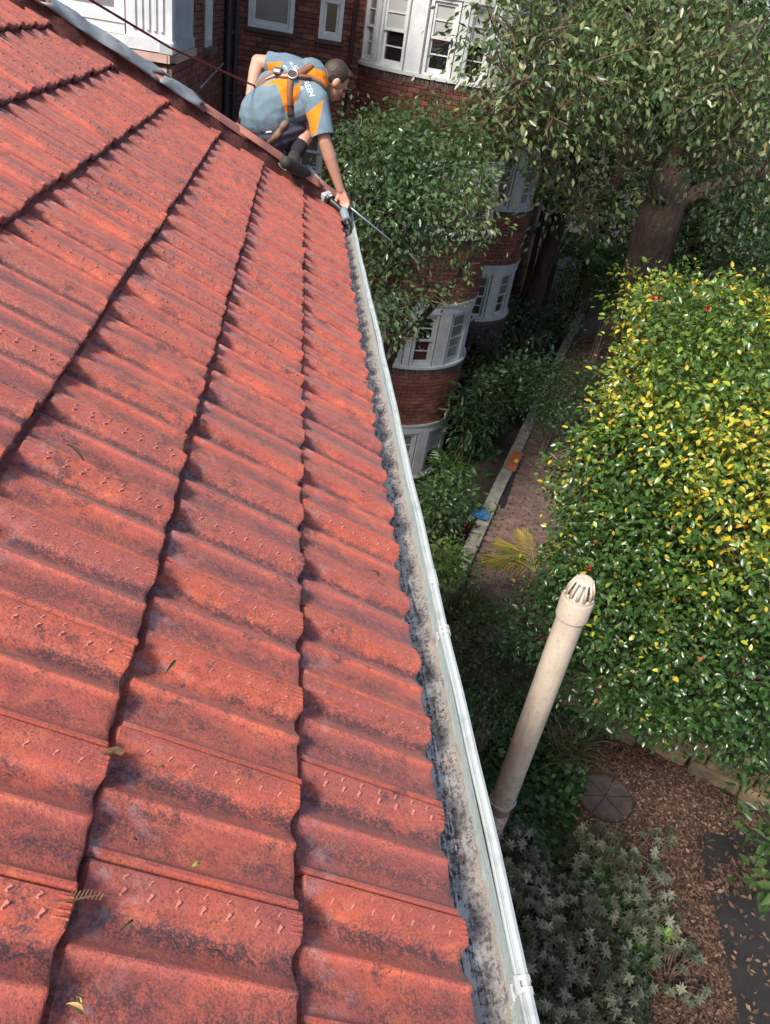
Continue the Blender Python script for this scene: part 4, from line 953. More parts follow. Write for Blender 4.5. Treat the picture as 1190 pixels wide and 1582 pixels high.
shrub(1160, 420, 21, 1.2, 1600, .13, .07, m_leaf_dk, 'dark shrub at the right behind the camellia top', z=ZP)
shrub(815, 452, 31, .8, 900, .2, .08, m_leaf_pink, 'pink-leaved plant behind the iron fence', z=ZP)
shrub(850, 440, 32, 1.3, 1300, .18, .1, m_leaf_bright, 'green shrub behind the iron fence, right of the pink one', z=ZP)  # bright leaf colour stands in for sunshine behind the fence
shrub(800, 400, 33, 1.0, 600, .22, .1, m_leaf_bright, 'pale sunlit bush far behind the iron fence', z=ZP)  # sunshine here comes from the brighter leaf colour too
shrub(690, 876, 12.2, .40, 900, .095, .055, m_leaf_bright, 'bright light-green shrub close to the gutter edge', z=-8.7, fine=True, tintf=lambda P, t, c: .3+.7*t)
shrub(728, 880, 12.2, .14, 140, .08, .045, m_leaf_bright, 'small bright-green seedling growing over the kerb', z=-8.25, fine=True)
shrub(690, 772, 14.8, .5, 700, .12, .06, m_leaf_fern, 'leafy green shrub below the ferns beside the near bay', z=-9.0)
shrub(668, 800, 14.2, .55, 800, .11, .06, m_leaf_dk, 'dark green shrub by the gutter edge left of the burgundy plant', z=-9.2)
shrub(716, 772, 15.2, .28, 350, .11, .06, m_leaf_fern, 'small green shrub between the ferns and the kerb', z=-8.5)
shrub(752, 1045, 11.0, .6, 1500, .07, .05, m_leaf_dk, 'dark small-leaved shrub left of the vent pipe', z=ZL)
shrub(790, 990, 10.9, .7, 1800, .07, .045, m_leaf_dk, 'dark small-leaved shrub behind the upper part of the vent pipe', z=ZL)
shrub(1212, 1315, 8.4, .42, 420, .13, .06, m_leaf_dk, 'glossy dark shrub reaching in at the right edge above the asphalt', z=ZP, fine=True, shift=(2.4, 1.2), stems=3, up=1.2, droop=.1, tintf=lambda P, t, c: .55+.45*t)
shrub(1205, 1195, 10.5, .35, 260, .11, .06, m_leaf_dk, 'dark bluish shrub hanging over the sandstone wall at right', z=ZP, fine=True, shift=(1.2, 1.4), stems=3)
shrub(1178, 1085, 10.2, .6, 600, .12, .065, m_leaf_dk, 'dark large-leaved shrub under the camellia at right', z=ZP, fine=True, shift=(1.3, 1.6), stems=3)

# ferns in the sloping bed
ferns = [frond_mesh('frond', .6, .55, 15, .17, .035, m_leaf_fern, tint=.35+.1*i) for i in range(3)]
gl = [frond_mesh('frond', .75, .55, 9, .30, .07, m_leaf_fern, tint=.5, droop=.35) for i in range(2)]
for i, (p, z, lab, ms, n) in enumerate((((690, 735), -8.9, 'broad-fronded green plant nearest the lower bay window', gl, 9), ((722, 722), -8.9, 'broad-fronded green plant in the middle of the sloping bed', gl, 9), ((752, 690), -8.8, 'fern beside the kerb, left of the orange bricks', ferns, 10),
     ((705, 765), -8.95, 'fern below the broad-fronded plants', ferns, 10), ((732, 740), -8.8, 'fern against the kerb above the blue plastic', ferns, 9), ((675, 775), -9.0, 'fern in shade at the gutter edge', ferns, 9), ((732, 672), -9.2, 'dark fern by the far bay window foot', gl, 8), ((765, 655), -8.8, 'fern under the dark shrub by the kerb', ferns, 9))):
    plant_of('fern', tuple(atZ(p, z)), ms, n, (10, 45), lab, 'fern', group='ferns in the sloping bed')
for p, z, lab in (((768, 672), -8.45, 'small fern close to the kerb above the orange bricks'), ((752, 712), -8.45, 'small fern close to the kerb below the orange bricks'), ((738, 745), -8.5, 'small fern close to the kerb just above the blue plastic'), ((757, 690), -8.6, 'small fern in the middle of the gap beside the kerb'), ((735, 715), -8.8, 'small fern in the shade between two broad-fronded plants')):
    plant_of('fern', tuple(atZ(p, z)), ferns, 11, (5, 50), lab, 'fern', group='ferns in the sloping bed', scale=(.6, .9))
# burgundy cordyline and its green neighbour
def blade_mesh(name, L, Wd, arch, mat, tint):
    t = np.linspace(0, 1, 7); X = L*t*(1-.25*t*arch); Zc = L*arch*(t-.85*t*t); w = Wd*np.sin(PI*(.12+.88*t)**.8)*.5+.002
    V = [(x, s*a, z+abs(s)*.25*a) for x, z, a in zip(X, Zc, w) for s in (-1, 0, 1)]
    F = [(i*3+j, i*3+j+1, (i+1)*3+j+1, (i+1)*3+j) for i in range(6) for j in range(2)]
    me = mesh(name, V, F, mat, True); a = me.attributes.new('tint', 'FLOAT', 'FACE'); a.data.foreach_set('value', np.full(len(F), tint, np.float32)); return me
red_b = [blade_mesh('leaf', .62, .085, .5, m_leaf_red, t) for t in (.1, .6, 1.)]
plant_of('cordyline', tuple(atZ((714, 838), -8.25)), red_b, 16, (20, 78), 'burgundy-leaved cordyline standing among the green plants', 'cordyline', 'leaf')
grn_b = [blade_mesh('leaf', .75, .07, .5, m_leaf_fern, t) for t in (.4, .8, 1.)]
plant_of('strap_leaf_plant', tuple(atZ((728, 822), -8.4)), grn_b, 11, (20, 65), 'green strap-leaved plant beside the burgundy cordyline', 'plant', 'leaf')
# yellowing palm over the path
palm = [frond_mesh('frond', 1.15, .40, 17, .52, .026, m_leaf_yellow, tw=1.1, tint=tt, droop=.6) for tt in (.15, .5, .3)]
pc = at((830, 868), 12.6)
tp = tag(empty('palm', (pc[0], pc[1], ZP)), 'small palm with yellowing fronds arching over the path end', 'palm')
for (an, tl, s) in ((176, 20, .85), (150, 34, .75), (110, 50, .7), (40, 45, .7)):
    o = link('frond', random.choice(palm), tp); o.location = (0, 0, pc[2]-ZP-.2); o.rotation_euler = (0, -R(tl-12), R(an)); o.scale = (s, s, s)
mb = MB(); mb.tube([(0, 0, 0), (0, 0, pc[2]-ZP-.2)], [.05, .03], 7); mb.build('stem', m_twig, tp)
# tree ferns / palms further back
tf = [frond_mesh('frond', 1.9, .5, 20, .42, .06, m, tint=tt) for m, tt in ((m_leaf_bright, .5), (m_leaf_fern, .6), (m_leaf_bright, .3))]
for p, D, lab, n in (((842, 318), 24, 'bright green tree fern at the corner of the building', 10), ((905, 405), 27, 'palm-like fern behind the black gate', 9), ((860, 395), 25.5, 'dark tree fern hanging beside the slim trunk', 8)):
    c = at(p, D); t = tag(empty('tree_fern', (c[0], c[1], ZP)), lab, 'tree fern', 'tree ferns by the fence')
    for i in range(n):
        o = link('frond', tf[i % 2 if D < 25 else 1], t); o.location = (0, 0, c[2]-ZP); o.rotation_euler = (0, -R(random.uniform(0, 30)), 2*PI*i/n+random.random()*.4)
    mb = MB(); mb.tube([(0, 0, 0), (.05, 0, (c[2]-ZP)*.5), (0, 0, c[2]-ZP)], [.11, .09, .08], 8); mb.build('trunk', m_bark, t)
# pale bare trunks behind the far bay
for i, (p, w) in enumerate((((806, 330), .16), ((822, 325), .14), ((836, 320), .15), ((852, 330), .12))):
    b = at(p, 30); mb = MB(); limb(mb, [np.array([b[0], b[1], ZP]), b, b+[.1, 0, 4], b+[.15, 0, 8]], w, w*.7, 8); o = mb.build('trunk', m_bark_red if i % 2 else M('pale_trunk', (.46, .33, .25), (.28, .18, .13), 5, .9), None, True)
    t = tag(empty('thin_tree', (b[0], b[1], ZP)), ('pale thin bare trunk right beside the building corner', 'reddish thin trunk, second from the building corner', 'pale thin trunk, third from the building corner', 'reddish thin trunk closest to the slim leaning tree')[i], 'tree', 'thin trunks beside the building')
    o.parent = t; o.matrix_parent_inverse = Matrix.Translation(-Vector((b[0], b[1], ZP)))
    mb = MB(); me = crown_mesh('crown', [(b+[0, 0, 8], (1.3, 1.3, 1.2))], 500, .3, .15, m_leaf_far, clump=8, spread=.4); c = tag(link('crown', me, t), kind='stuff'); c.matrix_parent_inverse = Matrix.Translation(-Vector((b[0], b[1], ZP)))
# tufted grass by the gutter
def grass(p, z, n, L, mat, label):
    base = atZ(p, z); P = base+rng.normal(size=(n, 3))*[.14, .14, .0]; D = rng.normal(size=(n, 3))*[.75, .75, .2]+[0, 0, .9]; V = []; Q = []
    D /= np.linalg.norm(D, axis=1, keepdims=True); Sd = np.cross(D, rng.normal(size=(n, 3))); Sd /= np.linalg.norm(Sd, axis=1, keepdims=True); l = L*(.6+.6*rng.random((n, 1))); w = .011
    V = np.stack([P-Sd*w, P+Sd*w, P+D*l*.5+Sd*w*.8, P+D*l*.5-Sd*w*.8, P+D*l*.85+Sd*w*.3-[0, 0, .16*L], P+D*l*.85-Sd*w*.3-[0, 0, .16*L]], 1).reshape(-1, 3)
    q = np.array([[0, 1, 2, 3], [3, 2, 4, 5]]); Q = (q[None]+(np.arange(n)*6)[:, None, None]).reshape(-1, 4)
    t = tag(empty('grass_tuft', tuple(base)), label, 'grass'); o = link('blades', mesh_np('blades', V, Q, mat, False, np.repeat(rng.random(n), 2)), t); o.matrix_parent_inverse = Matrix.Translation(-Vector(base)); tag(o, kind='stuff')
m_grass = leafmat('grass_blade', [(0, (.04, .07, .025)), (.6, (.10, .14, .055)), (1, (.20, .22, .10))], .5, .25)
grass((712, 955), ZP+.02, 420, .75, m_grass, 'fine-bladed grass tuft at the gutter end of the path'); grass((745, 950), ZP+.02, 160, .5, m_grass, 'smaller grass tuft beside the path edge bricks')
grass((880, 1160), ZL+.4, 200, .9, leafmat('dry_blade', [(0, (.03, .045, .02)), (1, (.12, .11, .06))], .6, .2), 'drooping grassy clump under the camellia beside the sandstone')
# black iron fence and gate behind the slim trunk
def fence(name, pa, pb, z0, h, n, label, cat):
    a = np.array([pa[0], pa[1], z0]); b = np.array([pb[0], pb[1], z0]); t = tag(empty(name, tuple(a)), label, cat); d = b-a
    for zz in (.12, h*.92):
        mb = MB(); mb.tube([np.array([0, 0, zz]), d+[0, 0, zz]], .022, 6); mb.build('rail', m_iron, t)
    for i in range(n+1):
        mb = MB(); c = d*i/n; thick = .035 if i in (0, n) else .011; mb.tube([c, c+[0, 0, h]], thick, 6); mb.build('post' if i in (0, n) else 'bar', m_iron, t)
fz = ZP; f0 = atZ((783, 487), fz); f1 = atZ((902, 497), fz)
fence('iron_fence', f0, f1, fz, 1.9, 24, 'black iron bar fence across the garden behind the slim trunk', 'fence')
f2 = f1+np.array([1.7, -1.3, 0]); fence('iron_gate', f1+np.array([.05, .05, 0]), f1+np.array([.35, 2.4, 0]), fz, 2.3, 12, 'black iron gate standing open at the end of the fence', 'gate')
mb = MB(); a = f1+np.array([-.3, 1.0, 0]); mb.tube([a+[-1.6, 0, 3.2], a+[.7, -.3, 1.75]], .05, 6); t = mb.build('handrail', m_iron); tag(t, 'dark sloping rail above the iron gate', 'rail')
# low brick planter glimpsed far right and pale house beyond the trees
def far_house():
    c = at((1185, 235), 48); t = tag(empty('white_house', (c[0], c[1], ZP)), 'pale house glimpsed through leaves at the far right', 'house'); mb = MB(); mb.box((3, 2, 4), (9, 4, 8)); mb.build('wall', m_white_old, t)
    for i in range(3): mb = MB(); mb.box((.2+i*2.6, -.03, 5.2), (1.1, .1, 1.5)); mb.build('window', m_glass, t)
    mb = MB(); mb.add([(-2, -.4, 8), (8, -.4, 8), (8, 4.4, 8), (-2, 4.4, 8), (-1.5, 2, 10), (7.5, 2, 10)], [(0, 1, 5, 4), (2, 3, 4, 5), (1, 2, 5), (3, 0, 4), (0, 3, 2, 1)]); mb.build('roof', m_mortar_red, t)
far_house()

n = 520; gy = rng.random(n)**1.5*5.6+.1; gx = .375+.07*rng.random(n)
gz = np.interp(gx, [.38, .41, .441, .452], [-1.329, -1.329, -1.314, -1.298])+.003
s_ = .5+rng.random(n); V, Q, k = leaves(np.c_[gx, gy, gz], rng.normal(size=(n, 3))*[1, 1.6, .12], rng.normal(size=(n, 3))*.25+[0, 0, 1], .011*s_, .004*s_, False, .1)
tag(link('gutter_litter', mesh_np('gutter_litter', V, Q, m_litter, False, np.repeat(rng.random(n), k)), gutter), kind='stuff')
# lower garden: ivy, litter, silver shrubs
def scatter_ground(name, poly, n, L, Wd, mat, z=ZL, hmax=.0, tintf=None, up=2.2, mind=None):
    pts = np.array([atZ(p, z)[:2] for p in poly]); lo, hi = pts.min(0), pts.max(0); P = lo+(hi-lo)*rng.random((n*3, 2)); ins = np.zeros(len(P), bool); j = len(pts)-1
    for i in range(len(pts)):
        xi, yi = pts[i]; xj, yj = pts[j]; c = ((yi > P[:, 1]) != (yj > P[:, 1])) & (P[:, 0] < (xj-xi)*(P[:, 1]-yi)/(yj-yi+1e-9)+xi); ins ^= c; j = i
    P = P[ins][:n]; n = len(P); hgt = hmax*(.5+.5*np.sin(P[:, 0]*3.1)*np.sin(P[:, 1]*2.7))*rng.random(n)**.5
    P3 = np.c_[P, z+.012+hgt+.02*rng.random(n)]; D = rng.normal(size=(n, 3))*[1, 1, .25]; N = rng.normal(size=(n, 3))*.5+[0, 0, up*.5]
    s = .6+.8*rng.random(n); V, Q, k = leaves(P3, D, N, L*s, Wd*s, False, .1); t = rng.random(n) if tintf is None else tintf(P3, rng.random(n)); return tag(link(name, mesh_np(name, V, Q, mat, False, np.repeat(t, k))), kind='stuff')
scatter_ground('ground_ivy', [(690, 960), (820, 950), (890, 1080), (900, 1200), (880, 1290), (960, 1330), (1030, 1420), (960, 1640), (760, 1640), (740, 1250)], 9500, .10, .09, m_leaf_ivy, hmax=.45)
def world_scatter(name, x0, x1, y0, y1, n, L, Wd, mat, z, h):
    P = np.c_[x0+(x1-x0)*rng.random(n), y0+(y1-y0)*rng.random(n), z+.02+h*rng.random(n)]; s = .6+.7*rng.random(n)
    V, Q, k = leaves(P, rng.normal(size=(n, 3))*[1, 1, .25], rng.normal(size=(n, 3))*.5+[0, 0, 1.2], L*s, Wd*s); tag(link(name, mesh_np(name, V, Q, mat, False, np.repeat(rng.random(n), k))), kind='stuff')
world_scatter('ground_ivy', .1, 3.6, -1, 10.5, 5200, .11, .095, m_leaf_ivy, ZL, .3)
world_scatter('leaf_litter', .1, 4.5, -1, 10.5, 2600, .085, .04, m_litter, ZL, .04)
world_scatter('bed_undergrowth', 1.6, 4.3, 9.6, 15, 2600, .13, .07, m_leaf_dk, ZL, .45)
scatter_ground('leaf_litter', [(870, 1150), (980, 1130), (1080, 1200), (1190, 1275), (1130, 1290), (1075, 1290), (1085, 1350), (1110, 1440), (1135, 1570), (1110, 1640), (780, 1640), (820, 1340), (880, 1250)], 27000, .062, .03, m_litter, hmax=.05)
scatter_ground('fallen_leaves', [(1080, 1290), (1300, 1290), (1300, 1640), (1110, 1640)], 420, .085, .045, m_litter, z=ZL+.02, tintf=lambda P, t: .2+.8*t)
scatter_ground('fallen_leaves', [(1095, 1330), (1170, 1320), (1180, 1355), (1130, 1400), (1100, 1385)], 220, .09, .045, m_litter, z=ZL+.02)
scatter_ground('path_leaves', [(740, 850), (830, 690), (860, 690), (850, 860), (760, 960), (700, 960)], 260, .07, .04, m_litter, z=ZP+.045, tintf=lambda P, t: .45+.55*t)
scatter_ground('path_litter', [(835, 610), (880, 520), (960, 520), (960, 620), (880, 680)], 2600, .12, .05, m_litter, z=ZP+.05, hmax=.04, tintf=lambda P, t: .2+.8*t)
scatter_ground('bed_undergrowth', [(640, 770), (700, 660), (780, 600), (830, 560), (850, 560), (800, 690), (715, 830), (680, 900), (650, 860)], 4200, .13, .07, m_leaf_dk, z=-8.95, hmax=.3)
scatter_ground('bed_ferns', [(650, 760), (690, 700), (760, 640), (800, 640), (765, 720), (735, 790), (700, 830)], 2600, .15, .055, m_leaf_fern, z=-8.6, hmax=.22)
scatter_ground('far_undergrowth', [(780, 500), (1250, 480), (1250, 400), (1000, 380), (790, 440)], 7000, .22, .12, m_leaf_far, z=ZP, hmax=.7)
scatter_ground('terrace_undergrowth', [(880, 760), (1250, 700), (1250, 1150), (960, 1080)], 4000, .12, .07, m_leaf_dk, z=ZP, hmax=.35)
def silver_shrub(p, zt, r, n, label, L=.08):
    n = int(n*1.15)
    top = atZ(p, ZL+zt); base = np.array([top[0], top[1], ZL]); t = tag(empty('silver_shrub', tuple(base)), label, 'shrub', 'silver-leaved shrubs below the roof'); off = Matrix.Translation(-Vector(base))
    mb = MB(); Ps = []; Ds = []; Ns = []; tt = []; Ls = []
    for i in range(n):
        a = 2*PI*rng.random(); q = r*math.sqrt(rng.random()); c = base+np.array([q*math.cos(a), q*math.sin(a), zt*(1-.55*(q/r)**2)*(.72+.3*rng.random())])
        root = base+np.array([q*.3*math.cos(a), q*.3*math.sin(a), 0]); mb.tube([root, (root+c)/2+rng.normal(size=3)*.05, c], [.010, .007, .004], 4, False)
        ax = nrm(np.array([.5*math.cos(a)*q/r, .5*math.sin(a)*q/r, 1])+rng.normal(size=3)*.25); e1 = nrm(np.cross(ax, rng.normal(size=3))); e2 = np.cross(ax, e1); tn = rng.random()
        for ring, (m, tilt, sc) in enumerate(((7, .12, 1.), (5, .55, .72), (5, -.25, 1.05))):
            for k in range(m):
                an = 2*PI*(k+.5*ring)/m+rng.normal()*.15; d = nrm(math.cos(an)*e1+math.sin(an)*e2+ax*tilt); Ps.append(c-ax*(.03 if ring == 2 else 0)); Ds.append(d); Ns.append(ax+rng.normal(size=3)*.15); tt.append(np.clip(.08+.72*tn+.2*rng.random()-(.25 if ring == 2 else 0), 0, 1)); Ls.append(L*sc*(.8+.4*rng.random()))
    o = mb.build('stem', m_twig, t); o.matrix_parent_inverse = off; Ls = np.array(Ls)
    V, Q, k = leaves(np.array(Ps), np.array(Ds), np.array(Ns), Ls, Ls*.36, False, .12); o = tag(link('foliage', mesh_np('foliage', V, Q, m_leaf_silver, False, np.repeat(tt, k)), t), kind='stuff'); o.matrix_parent_inverse = off
for p, zt, r, n, lab in (((800, 1290), 1.0, .62, 85, 'grey-green shrub right under the foot of the vent pipe'), ((830, 1380), 1.1, .75, 110, 'grey-green shrub beside the gutter below the vent pipe'), ((905, 1390), 1.0, .75, 95, 'grey-green shrub in the middle of the planting below the stone disc'),
    ((850, 1500), 1.1, .8, 115, 'grey-green shrub beside the gutter clip at the bottom'), ((950, 1300), .85, .55, 42, 'sparse silvery shrub just below the stone disc'), ((1000, 1345), .8, .6, 48, 'sparse silvery shrub near the asphalt edge, over leaf litter'),
    ((1040, 1275), .85, .28, 12, 'small silvery sprig above the asphalt corner'), ((935, 1480), .9, .7, 85, 'grey-green shrub left of the bright green seedling'), ((870, 1590), 1.0, .75, 90, 'grey-green shrub at the bottom edge by the gutter'), ((1060, 1470), .6, .5, 30, 'thin silvery shrub right of the bright green seedling'), ((960, 1575), .8, .6, 55, 'grey-green shrub at the bottom edge over the leaf litter'), ((925, 1265), .9, .22, 9, 'silvery sprig growing across the stone disc'), ((1030, 1400), .7, .4, 26, 'thin silvery shrub above the bright green seedling')):
    silver_shrub(p, zt, r, n, lab)
sg = [blade_mesh('leaf', .17, .06, .35, m_leaf_bright, t) for t in (.5, .8, 1)]
plant_of('seedling', tuple(atZ((1028, 1445), ZL+.35)), sg, 9, (0, 40), 'small bright green seedling among the leaf litter', 'plant', 'leaf')
for p, lab in (((915, 1425), 'yellow-green sprout among the grey shrubs'), ((925, 1545), 'green ivy sprout low at the bottom of the planting'), ((810, 1165), 'bright green sprig behind the vent pipe foot')):
    plant_of('sprout', tuple(atZ(p, ZL+.5)), sg, 7, (0, 40), lab, 'plant', 'leaf', scale=(.6, .9))

# ================================================================== ROOF DEBRIS
def on_tile(p, n=.0): return onroof(p, n)
m_dead = M('brown_leaf', (.13, .06, .035), (.07, .035, .025), 30, .7)
m_yel = M('yellow_leaf', (.50, .30, .12), None, rough=.6)
m_grn = M('green_leaf', (.36, .40, .07), None, rough=.6)
def small_leaf(p, L, W, ang, m, label, lift=.008):
    c = on_tile(p, lift); d = ES*math.cos(ang)+EY*math.sin(ang); s = np.cross(EN, d); mb = MB(); t = np.linspace(0, 1, 6)
    V = []
    for a in t:
        w = W*math.sin(PI*(.06+.9*a))*.5
        for q in (-1, 0, 1): V.append(c+d*(a-.5)*L+s*q*w+EN*(.004*abs(q)+.006*math.sin(a*3)))
    mb.add(V, [(i*3+j, i*3+j+1, (i+1)*3+j+1, (i+1)*3+j) for i in range(5) for j in range(2)]); tag(mb.build('fallen_leaf', m, None, True), label, 'leaf', 'leaves fallen on the tiles')
def sprig(p, L, ang, n, label, m):
    c = on_tile(p, .008); d = ES*math.cos(ang)+EY*math.sin(ang); s = np.cross(EN, d); t = tag(empty('fern_sprig', tuple(c)), label, 'sprig'); mb = MB()
    mb.tube([d*L*a+s*.006*math.sin(a*3) for a in np.linspace(-.5, .5, 6)], [.0012]*6, 5); mb.build('stalk', m, t)
    mb = MB()
    for i in range(n):
        a = -.25+.7*i/n; w = .011*(1-.5*abs(2*i/n-1)); o = d*L*a; mb.add([o, o+s*w+d*.004+EN*.003, o+s*w*.95+d*.0052+EN*.003, o+d*.0016], [(0, 1, 2, 3)])
    o = mb.build('leaflets', m, t); tag(o, kind='stuff')
m_fs = M('dry_fern', (.27, .16, .07), (.13, .07, .035), 80, .7)
sprig((124, 1388), .06, 2.95, 9, 'dry brown fern sprig lying under the lap of the lower tiles', m_fs); sprig((172, 1163), .035, 3.0, 10, 'dry fern sprig tucked in the tile joint above the longer one', m_fs)
for a in (((114, 1562), .022, .008, .3, m_yel, 'tan seed husk on the bottom left tile'), ((117, 1552), .012, .004, 1.2, m_grn, 'green leaflet beside the tan husk'), ((300, 1339), .017, .006, -.6, m_grn, 'yellow-green leaflet on a tile in the third row'),
          ((202, 1301), .016, .004, -.5, m_fs, 'small straw fragment above the green leaflet'), ((116, 700), .045, .016, .5, m_dead, 'curled dark leaf on a tile at left'), ((313, 656), .035, .022, 2., m_dead, 'dark leaf in the joint between two rows'),
          ((194, 1432), .022, .004, 2.2, m_fs, 'thin straw lying on the bottom tile'), ((330, 1472), .016, .003, .1, m_dead, 'dark twig fragment on the bottom tile'), ((580, 887), .022, .009, .4, m_dead, 'small dark leaf on the eave tiles'), ((245, 1187), .016, .006, -.3, m_fs, 'tiny dry leaflet on the second row'),
          ((262, 1032), .04, .006, 1.9, m_fs, 'thin curved twig lying on the tile ridge'), ((690, 1262), .012, .004, .3, m_fs, 'pale straw at the gutter edge of a tile')):
    small_leaf(*a)

# ================================================================== THE WORKER
PY0 = 6.0
def c2(cx, cy): return (340+cx/3.9667, 60+cy/3.9667)
def J(cx, cy, Y): return atY(c2(cx, cy), Y)
def remesh(name, mb, vox, mats, parent, smooth=6, off=None):
    o = mb.build('tmp', None); md = o.modifiers.new('r', 'REMESH'); md.mode = 'VOXEL'; md.voxel_size = vox; md.use_smooth_shade = True
    s = o.modifiers.new('s', 'SMOOTH'); s.iterations = smooth; s.factor = .5
    bpy.context.view_layer.update(); dg = bpy.context.evaluated_depsgraph_get(); me = bpy.data.meshes.new_from_object(o.evaluated_get(dg)); old = o.data
    bpy.data.objects.remove(o); bpy.data.meshes.remove(old); me.name = name; me.materials.clear()
    for m in (mats if isinstance(mats, (list, tuple)) else [mats]): me.materials.append(m)
    me.polygons.foreach_set('use_smooth', np.ones(len(me.polygons), bool)); n = link(name, me, parent)
    if parent is not None and off is not None: n.matrix_parent_inverse = Matrix.Translation(-Vector(off))
    return n
pel = J(285, 545, 5.98); hipR = J(345, 575, 5.93); hipL = J(245, 545, 6.10); kneeR = J(562, 515, 6.02); ankR = J(468, 705, 5.86); kneeL = J(500, 560, 6.28); ankL = J(385, 690, 6.12)
mid = J(345, 410, 6.0); chest = J(470, 300, 6.02); upch = J(555, 255, 6.05); neck = J(622, 240, 6.07); shL = J(400, 170, 6.17); shR = J(592, 388, 5.88)
elL = J(232, 140, 6.24); wrL = J(185, 345, 6.06); hdL = J(158, 420, 6.02); elR = J(640, 620, 5.78); wrR = J(738, 925, 5.80); hdR = J(752, 965, 5.79)
head = J(706, 250, 6.10)
MO = tuple(np.array([hipR[0], hipR[1], -1.0]))
man = tag(empty('person', MO), 'man in blue and orange work shirt and harness squatting and reaching into the gutter', 'person')
b = MB()
FW = nrm(np.array([.80, .22, -.56])); UPH = nrm(np.array([.52, .05, .80])-FW*np.dot([.52, .05, .80], FW)); LT = np.cross(UPH, FW); HM3 = np.stack([FW, LT, UPH], 1)
b.ball(head+UPH*.018-FW*.008, (.098, .078, .098), HM3, 18, 12); b.ball(head-UPH*.055+FW*.035, (.058, .056, .062), HM3, 14, 10); b.ball(head-UPH*.095+FW*.058, (.03, .034, .026), HM3)   # skull, jaw, chin
b.cone(head-UPH*.012+FW*.088, .014, head-UPH*.038+FW*.112, .015, 8); b.ball(head+UPH*.012+FW*.085, (.018, .05, .012), HM3); b.ball(head-UPH*.068+FW*.092, (.012, .024, .009), HM3); b.ball(head-UPH*.079+FW*.09, (.012, .022, .008), HM3)
for sg in (-1, 1): b.ball(head-UPH*.012-FW*.005+LT*sg*.08, (.022, .010, .034), HM3); b.ball(head-UPH*.03+FW*.062+LT*sg*.035, (.022, .022, .02), HM3)
b.cone(neck, .062, head-UPH*.03-FW*.03, .056)
b.cone(upch, .12, neck, .07)
b.cone(shR, .062, elR, .044); b.cone(elR, .045, elR+(wrR-elR)*.35, .047); b.cone(elR+(wrR-elR)*.35, .046, wrR, .030)
b.cone(shL, .060, elL, .046); b.cone(elL, .046, elL+(wrL-elL)*.35, .047); b.cone(elL+(wrL-elL)*.35, .046, wrL, .031)
b.cone(hipR, .095, kneeR, .064); b.cone(kneeR, .062, kneeR+(ankR-kneeR)*.4, .060); b.cone(kneeR+(ankR-kneeR)*.4, .058, ankR, .04)
b.cone(hipL, .095, kneeL, .064); b.cone(kneeL, .060, ankL, .042); b.cone(pel, .13, mid, .13)
def hand(b, w, h, out, spread, curl, sz=1.):
    """palm from wrist w towards h, four fingers and a thumb that leaves the side of the palm"""
    d = nrm(h-w); s = nrm(spread-d*np.dot(spread, d)); n = np.cross(d, s); n = n if np.dot(n, out) > 0 else -n
    p1 = w+d*.085*sz
    for k in (-1.2, -.4, .4, 1.2): b.cone(w+s*k*.012*sz, .017*sz, p1+s*k*.019*sz, .0135*sz, 8)
    for k, L in zip((-1.5, -.5, .5, 1.5), (.066, .078, .072, .056)):
        q0 = p1+s*k*.0185*sz; d1 = nrm(d+curl*.7+s*k*.06); q1 = q0+d1*L*.45*sz; d2 = nrm(d*.4+curl*1.4); q2 = q1+d2*L*.38*sz; d3 = nrm(-d*.25+curl*1.6); q3 = q2+d3*L*.3*sz
        b.cone(q0, .0105*sz, q1, .0095*sz, 8); b.cone(q1, .0095*sz, q2, .0085*sz, 8); b.cone(q2, .0085*sz, q3, .0075*sz, 8)
    t0 = w+d*.028*sz-s*.024*sz; t1 = t0+nrm(d*.6-s*.75+curl*.4)*.042*sz; t2 = t1+nrm(d*.8+curl*.9)*.034*sz
    b.cone(t0, .016*sz, t1, .0125*sz, 8); b.cone(t1, .0125*sz, t2, .0095*sz, 8)
VIEW = -ray(c2(700, 900))
hand(b, wrR, hdR, VIEW, np.array([.8, -.1, .35]), nrm(np.array([-.25, -.55, -.6])))
hand(b, wrL, hdL, VIEW, np.array([.3, .9, .1]), nrm(np.array([.5, .2, -.4])), .95)
body = remesh('body', b, .0052, m_skin, man, 4, MO)
# hair
b = MB(); b.ball(head+UPH*.026-FW*.016, (.0985, .0825, .0985), HM3, 18, 12); b.ball(head-UPH*.02-FW*.055, (.050, .070, .058), HM3, 14, 10); b.ball(head+UPH*.085+FW*.045, (.050, .060, .030), HM3)
hair = remesh('hair', b, .005, m_hair, man, 2, MO)
bmh = bmesh.new(); bmh.from_mesh(hair.data)          # cut the hair away from face, ears and neck
def inface(p):
    q = np.array(p)-head; f, l, u = q @ FW, q @ LT, q @ UPH
    return (f > .045 and u < .075-.0*abs(l)) or (u < .012 and f > -.012) or (u < -.075)
bmesh.ops.delete(bmh, geom=[f for f in bmh.faces if inface(f.calc_center_median())], context='FACES')
for v in bmh.verts: v.co += Vector(rng.normal(size=3)*.0006)
bmh.to_mesh(hair.data); bmh.free()
# eyes: dark lids, set in the face
b = MB()
for sg in (-1, 1): b.ball(head-UPH*.012+FW*.087+LT*sg*.031, (.006, .012, .006), HM3, 8, 6)
o = b.build('eye', M('eye_dark', (.03, .02, .02), None, rough=.3), man, True); o.matrix_parent_inverse = Matrix.Translation(-Vector(MO))
